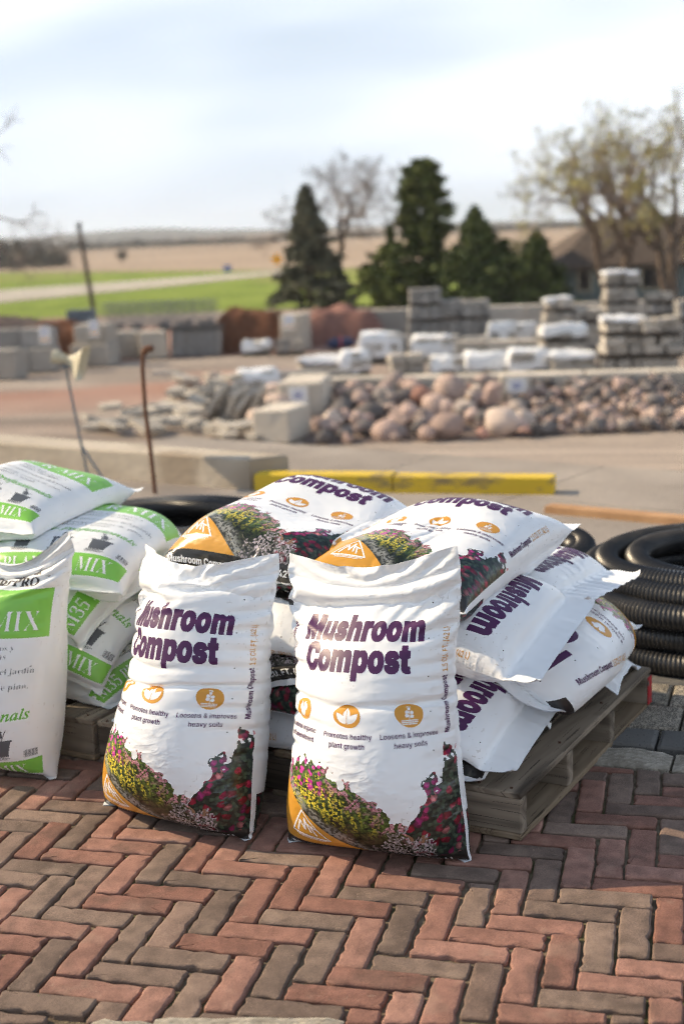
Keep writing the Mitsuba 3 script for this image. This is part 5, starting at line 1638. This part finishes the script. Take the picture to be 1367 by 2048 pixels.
def field_near(x):
    return np.interp(x, [-400, -61.6, -6, 40, 400], [520, 256, 163, 140, 120])


xs = np.linspace(-420, 420, 60)
V = []
for x in xs:
    y0 = field_near(x)
    for k_, dy in enumerate(ys):
        y = y0 + dy * (1 if k_ else 1)
        V.append([x * (1 + dy / 380), y, LOW + 0.03 + 3.2 * (dy / 330) ** 1.3 + 0.8 * math.sin(x * 0.021 + dy * 0.01) * min(dy / 160, 1)])
V = np.array(V)
m_ = len(ys)
F = []
for i in range(len(xs) - 1):
    for j in range(m_ - 1):
        a, b, c, d = i * m_ + j, (i + 1) * m_ + j, (i + 1) * m_ + j + 1, i * m_ + j + 1
        F += [[a, b, c], [a, c, d]]
put('stubble_field', mesh_of(V, F), 'm_stubble', smooth=True, kind='structure', label='brown harvested field rising towards the hills')


def ridge(name, y0, y1, base, top, seed, label, freq=0.004, mt='m_hill'):
    xs = np.linspace(-2.2 * y0, 2.2 * y0, 240)
    prof = np.array([0, 0.25, 0.55, 0.8, 1.0])
    V = []
    for x in xs:
        hgt = base + (top - base) * (0.55 + 0.9 * (meshkit.fbm(np.array([[x * freq, seed, 0.5]]), 4, seed)[0] - 0.5) * 2 * 0.5 + 0.12 * math.sin(x * freq * 1.3 + seed))
        for s in prof:
            V.append([x, y0 + (y1 - y0) * s, base - 2 + (hgt - base + 2) * math.sin(s * math.pi / 2)])
    n, m = len(xs), len(prof)
    F = []
    for i in range(n - 1):
        for j in range(m - 1):
            a, b, c, d = i * m + j, (i + 1) * m + j, (i + 1) * m + j + 1, i * m + j + 1
            F += [[a, b, c], [a, c, d]]
    put(name, mesh_of(V, F), mt, smooth=True, kind='structure', label=label)


ridge('hills', 1700, 2600, 2, 66, 5, 'low blue wooded hills on the horizon', 0.0016)
ridge('near_hills', 800, 1150, 1, 15, 9, 'brown fields and low slopes before the far hills', 0.0035, 'm_stubble')

mat('m_bark', lambda p, n, uv: mix(c3(0.07, 0.052, 0.04), c3(0.19, 0.15, 0.12), noise(p.x * 9, p.y * 9, p.z * 3)), 0.95, 0.1)
mat('m_twig', (0.23, 0.185, 0.155), 0.95, 0.1)


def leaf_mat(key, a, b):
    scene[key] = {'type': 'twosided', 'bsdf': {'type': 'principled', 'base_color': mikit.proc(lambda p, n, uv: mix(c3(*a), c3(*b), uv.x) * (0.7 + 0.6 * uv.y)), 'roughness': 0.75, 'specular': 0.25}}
    return key


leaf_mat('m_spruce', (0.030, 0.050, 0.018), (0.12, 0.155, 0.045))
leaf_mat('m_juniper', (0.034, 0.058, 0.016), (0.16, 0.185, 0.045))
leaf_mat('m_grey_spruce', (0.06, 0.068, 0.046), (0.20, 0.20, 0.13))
leaf_mat('m_bud', (0.28, 0.26, 0.07), (0.50, 0.46, 0.17))
leaf_mat('m_wood_far', (0.055, 0.055, 0.048), (0.15, 0.115, 0.09))


def leaves(P, size, rr, droop=0.0):
    """Small bent leaf pieces at the points P: (mesh, uv)."""
    n = len(P)
    d = rr.normal(size=(n, 3))
    d[:, 2] -= droop
    d /= np.linalg.norm(d, axis=1, keepdims=True)
    e = np.cross(d, rr.normal(size=(n, 3)))
    e /= np.linalg.norm(e, axis=1, keepdims=True)
    s = size * rr.uniform(0.6, 1.4, (n, 1))
    A, B, C, D_ = P - d * s, P + e * s * 0.42, P + d * s, P - e * s * 0.42
    v = np.stack([A, B, C, D_], 1).reshape(-1, 3)
    i = np.arange(n)[:, None] * 4
    f = np.vstack([i + np.array([[0, 1, 2]]), i + np.array([[0, 2, 3]])])
    return mesh_of(v, f), np.repeat(np.c_[rr.random(n), rr.random(n)], 4, 0)


def conifer(name, label, x, y, h, w, mt, seed, n=5200, shape='cone', size=0.16, base=0.04, group=None):
    rr = np.random.default_rng(seed)
    t = thing(name, label, 'tree', group)
    z0 = LOW - 0.05
    put('trunk', tube([(x, y, z0), (x + 0.02 * h, y, z0 + h * 0.5), (x, y, z0 + h * 0.93)], [0.035 * h ** 0.7 + 0.03, 0.03 * h ** 0.5, 0.01], 7), 'm_bark', t, smooth=True)
    n = int(n * 1.7)
    w = w * 1.16
    nb = max(60, n // 34)
    k = rr.random(nb) ** (0.8 if shape == 'cone' else 0.95)
    u = base + (1 - base) * k
    if shape == 'cone':
        prof = (1 - u) ** 0.75 + 0.03
    elif shape == 'round':
        prof = np.where(u < 0.38, 0.55 + 0.35 * rr.random(nb), np.sqrt(np.clip(1 - ((u - 0.69) / 0.32) ** 2, 0, 1)) * 0.95 + 0.04)
    else:
        prof = np.sin(np.clip(u * 1.05 + 0.15, 0, 1) * np.pi) ** 0.6 + 0.08
    az = rr.random(nb) * 2 * np.pi
    ln = w / 2 * prof * rr.uniform(0.65, 1.22, nb) * (0.7 + 0.6 * meshkit.noise(np.c_[np.cos(az) * 1.3 + seed, np.sin(az) * 1.3, u * 4.0], seed))
    rise = rr.normal(0.10 if shape != 'cone' else -0.05, 0.22, nb)
    i = rr.integers(0, nb, n)
    s = 0.15 + 0.85 * rr.random(n) ** 0.6
    side = rr.normal(0, 0.16, n) * (1.15 - s) * ln[i] + rr.normal(0, 0.03, n)
    R_ = ln[i] * s
    P = np.c_[x + R_ * np.cos(az[i]) - side * np.sin(az[i]), y + R_ * np.sin(az[i]) + side * np.cos(az[i]), z0 + u[i] * h * 0.97 + rise[i] * R_ - 0.12 * R_ * s + rr.normal(0, 0.028 * h ** 0.5, n) * (1.2 - s)]
    P[:, 2] = np.maximum(P[:, 2], z0 + 0.05)
    m, uv = leaves(P, size, rr, 0.4)
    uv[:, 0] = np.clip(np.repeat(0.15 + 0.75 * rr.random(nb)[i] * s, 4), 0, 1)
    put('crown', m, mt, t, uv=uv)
    return t


def bare_tree(name, label, x, y, h, seed, spread=0.36, levels=5, bud=None, nbud=0, bend=(0, 0), twig='m_twig', trunk_r=None, fork=0.25, lean=0.0, size=0.08, z0=None, stems=1, bud_lift=0.0, up=0.25, thick=1.0, fan=5):
    """Trunk, limbs and twigs as tapering tubes; buds near the twig ends."""
    rr = np.random.default_rng(seed)
    t = thing(name, label, 'tree')
    z0 = LOW - 0.05 if z0 is None else z0
    limbs, twigs, tips = [], [], []

    def grow(p, d, L, r_, lev):
        k = 5
        pts = [p]
        q, dd = p.copy(), d.copy()
        for i in range(k):
            dd = dd + rr.normal(0, 0.10 + 0.035 * lev, 3) + np.array([0, 0, up * 0.12])
            dd /= np.linalg.norm(dd)
            q = q + dd * L / k
            pts.append(q.copy())
        rad = np.maximum(np.linspace(r_, r_ * 0.55, k + 1), 0.006 * thick) * (thick if lev else 1)
        (limbs if lev < 2 else twigs).append(tube(pts, rad, 7 if lev < 2 else (4 if lev < 4 else 3), cap=False))
        if lev >= levels:
            tips.extend(pts[1:])
            return
        if lev >= levels - 1:
            tips.extend(pts[2:])
        nc = 3 if lev < 2 else int(rr.integers(2, fan))
        for i in range(nc):
            s = 0.45 + 0.55 * (i + 1) / nc
            j = s * k
            i0 = int(min(j, k - 1))
            b = pts[i0] + (pts[i0 + 1] - pts[i0]) * (j - i0)
            side = np.cross(dd, rr.normal(size=3))
            side /= np.linalg.norm(side)
            nd = dd * (1 - spread) + side * spread * rr.uniform(0.8, 1.5) + np.array([0, 0, up * 0.4])
            grow(b, nd / np.linalg.norm(nd), L * rr.uniform(0.58, 0.80), r_ * (0.62 if i < nc - 1 else 0.55) * rr.uniform(0.8, 1.0), lev + 1)
    for s in range(stems):
        d0 = np.array([bend[0] + (s - (stems - 1) / 2) * 0.45, bend[1] + 0.1 * rr.normal(), 1.0])
        grow(np.array([x + 0.12 * s, y, z0]), d0 / np.linalg.norm(d0), h * fork, trunk_r or 0.022 * h, 0)
    put('trunk', cat(limbs), 'm_bark', t, smooth=True, kind='stuff' if False else None)
    put('twigs', cat(twigs), twig, t, kind='stuff')
    if bud:
        tips = np.array(tips)
        P = tips[rr.integers(0, len(tips), nbud)] + rr.normal(0, 0.11, (nbud, 3)) + np.array([0, 0, bud_lift]) * rr.random((nbud, 1))
        m, uv = leaves(P, size, rr, 0.6)
        put('buds', m, bud, t, uv=uv, kind='stuff')
    return t


# tall things beyond the yard, left to right
bare_tree('bare_tree', 'tall leafless tree with fine grey twigs behind the pointed evergreen', 0.05, 62.0, 9.6, 12, 0.60, 6, trunk_r=0.15, fork=0.32, up=0.30, thick=1.5, fan=5)
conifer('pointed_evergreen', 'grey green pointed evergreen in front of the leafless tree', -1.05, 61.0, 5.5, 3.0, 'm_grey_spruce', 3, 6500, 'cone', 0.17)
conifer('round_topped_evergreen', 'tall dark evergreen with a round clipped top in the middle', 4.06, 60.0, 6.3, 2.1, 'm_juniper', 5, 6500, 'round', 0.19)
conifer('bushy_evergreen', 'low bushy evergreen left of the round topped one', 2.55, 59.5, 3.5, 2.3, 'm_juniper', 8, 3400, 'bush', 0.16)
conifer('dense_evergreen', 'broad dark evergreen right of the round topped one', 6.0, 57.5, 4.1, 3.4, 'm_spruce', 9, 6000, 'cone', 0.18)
conifer('dark_evergreen', 'dark evergreen beside the barn, half hidden by bare twigs', 8.4, 56.5, 3.0, 2.8, 'm_spruce', 14, 4200, 'cone', 0.18)
conifer('dark_shrub', 'dark rounded shrub joining the evergreens in the middle', 7.1, 57.0, 2.7, 2.6, 'm_spruce', 15, 3000, 'bush', 0.18)
conifer('dark_shrub', 'small dark shrub at the foot of the leafless tree', 0.55, 60.5, 1.4, 1.2, 'm_grey_spruce', 16, 900, 'bush', 0.14)
bare_tree('budding_shrub', 'brownish twiggy bush rising behind the dark evergreens', 7.0, 58.5, 4.3, 31, 0.42, 4, 'm_bud', 900, fork=0.30, trunk_r=0.05, size=0.07, stems=3)
bare_tree('budding_willow', 'large yellow green budding willow with dark leaning limbs at right', 11.2, 54.0, 9.6, 22, 0.52, 6, 'm_bud', 2400, bend=(-0.34, 0), trunk_r=0.25, thick=1.15, fan=4, fork=0.34, size=0.085, stems=2, up=0.22)
bare_tree('budding_willow', 'second budding willow cut by the right edge of the picture', 13.6, 55.5, 9.8, 27, 0.52, 6, 'm_bud', 2200, bend=(-0.08, 0), trunk_r=0.23, thick=1.25, fan=4, fork=0.34, size=0.085, stems=2, up=0.22)
bare_tree('bare_edge_tree', 'leafless tree whose thin branches enter at the left edge', -12.5, 41.0, 8.4, 45, 0.60, 5, bend=(0.30, 0), thick=1.3, fan=5, trunk_r=0.12, fork=0.40, up=0.12)
bare_tree('field_tree', 'small lone tree in the brown field', -44.0, 290.0, 4.5, 51, 0.42, 4, 'm_wood_far', 700, size=0.45, trunk_r=0.2, z0=LOW + 0.5)
r = np.random.default_rng(77)
for i, (x, y, h) in enumerate([(-68, 300, 6.5), (-72, 305, 6.0), (-63, 298, 5.2), (-77, 310, 6.2), (-59, 296, 4.2)]):
    conifer('hedge_tree', 'brown leafless hedge tree at the left edge of the brown field', x, y, h, 5.0, 'm_wood_far', 80 + i, 700, 'bush', 0.55, group='hedge trees at the left of the field')
# woods along the far edge of the fields
V, uvs = [], []
P = []
for i in range(420):
    x = r.uniform(-330, 260)
    y = 640 + 60 * r.random() + 0.1 * abs(x)
    hgt = r.uniform(5, 11) * (0.6 + 0.8 * meshkit.noise(np.array([[x * 0.012, 2.2, 0.1]]), 3)[0])
    k_ = 46
    a, b = r.random(k_) * 2 * np.pi, r.random(k_)
    P.append(np.c_[x + np.cos(a) * 4.5 * np.sqrt(r.random(k_)), y + np.sin(a) * 4, LOW + 4.6 + b * hgt * 0.42])
m, uv = leaves(np.vstack(P), 1.5, r, 0.1)
put('far_wood', m, 'm_wood_far', uv=uv, kind='stuff', label='dark line of distant woods below the hills', cat='wood')

# --- barn at right, road signs
mat('m_teal', lambda p, n, uv: c3(0.165, 0.205, 0.205) * (0.8 + 0.35 * fbm(p.x * 2, p.y * 2, p.z * 6, 3)), 0.8, 0.2)
mat('m_shingle', lambda p, n, uv: mix(c3(0.055, 0.045, 0.04), c3(0.13, 0.105, 0.09), fbm(p.x * 5, p.y * 5, p.z * 9, 3)), 0.95, 0.1)
mat('m_window', (0.02, 0.022, 0.025), 0.15, 0.5)
bn = thing('barn', 'grey teal barn with a dark brown roof behind the willows at right', 'barn')
bx0, bx1, by0, by1 = 9.75, 19.5, 58.0, 66.0
bz1 = LOW + 1.55
put('wall', cat([boxm((bx1 - bx0, 0.2, bz1 - LOW + 0.3), ((bx0 + bx1) / 2, by0, (bz1 + LOW - 0.3) / 2)), boxm((0.2, by1 - by0, bz1 - LOW + 0.3), (bx0 + 0.1, (by0 + by1) / 2 + 0.11, (bz1 + LOW - 0.3) / 2))]), 'm_teal', bn)
for i in range(30):
    x = bx0 + 0.16 + i * 0.325
    put('batten', boxm((0.05, 0.03, bz1 - LOW), (x, by0 - 0.115, (bz1 + LOW) / 2)), 'm_teal', bn)
put('roof', mesh_of([[bx0 - 0.5, by0 - 0.5, bz1 - 0.12], [bx1 + 0.5, by0 - 0.5, bz1 - 0.12], [bx1 + 0.5, by0 + 4, bz1 + 1.9], [bx0 + 2.2, by0 + 4, bz1 + 1.9], [bx0 - 0.5, by1 + 0.5, bz1 - 0.12], [bx1 + 0.5, by1 + 0.5, bz1 - 0.12]],
                    [[0, 1, 2], [0, 2, 3], [0, 3, 4], [3, 2, 5], [3, 5, 4]]), 'm_shingle', bn)
put('fascia', boxm((bx1 - bx0 + 1.0, 0.06, 0.16), ((bx0 + bx1) / 2, by0 - 0.53, bz1 - 0.17)), 'm_shingle', bn)
for x in (10.6, 13.55):
    w_ = put('window', boxm((1.0 if x > 11 else 0.5, 0.06, 0.85), (x, by0 - 0.12, LOW + 0.85)), 'm_window', bn)
    put('frame', cat([boxm((0.07, 0.08, 0.99), (x + s * (0.53 if x > 11 else 0.28), by0 - 0.13, LOW + 0.85)) for s in (-1, 1)] + [boxm((1.13 if x > 11 else 0.63, 0.08, 0.07), (x, by0 - 0.128, LOW + 0.85 + s * 0.46)) for s in (-1, 1)]), 'm_beige', w_)
mat('m_warn', (0.75, 0.33, 0.01), 0.5, 0.3)
ys_ = thing('warning_sign', 'orange yellow diamond road sign beside the meadow road', 'sign')
put('panel', moved(boxm((0.95, 0.03, 0.95), ch=0.01), (-5.85, 146, 0.05), ry=math.pi / 4), 'm_warn', ys_)
put('post', tube([(-5.85, 146.05, LOW), (-5.85, 146.05, 0.6)], 0.05, 6), 'm_steel', ys_)
bs_ = thing('road_sign', 'small blue grey sign standing by the meadow road', 'sign')
put('panel', boxm((0.9, 0.04, 0.75), (-11.86, 156, LOW + 0.55), ch=0.01), 'm_sign_blue', bs_)
put('post', tube([(-11.86, 156.05, LOW), (-11.86, 156.05, LOW + 0.9)], 0.05, 6), 'm_steel', bs_)

# thin spring haze over the fields: one closed box of air round everything, ground included
scene['air'] = {'type': 'homogeneous', 'albedo': {'type': 'rgb', 'value': [0.86, 0.93, 1.0]}, 'sigma_t': 0.00026}
scene['haze'] = {'type': 'cube', 'to_world': T().translate([0, 1300, 40]).scale([4600, 2400, 46]), 'bsdf': {'type': 'null'}, 'interior': {'type': 'ref', 'id': 'air'}}
note('haze', 'thin pale haze over the distant fields', 'haze', None, 'stuff')
scene['camera']['medium'] = {'type': 'ref', 'id': 'air'}
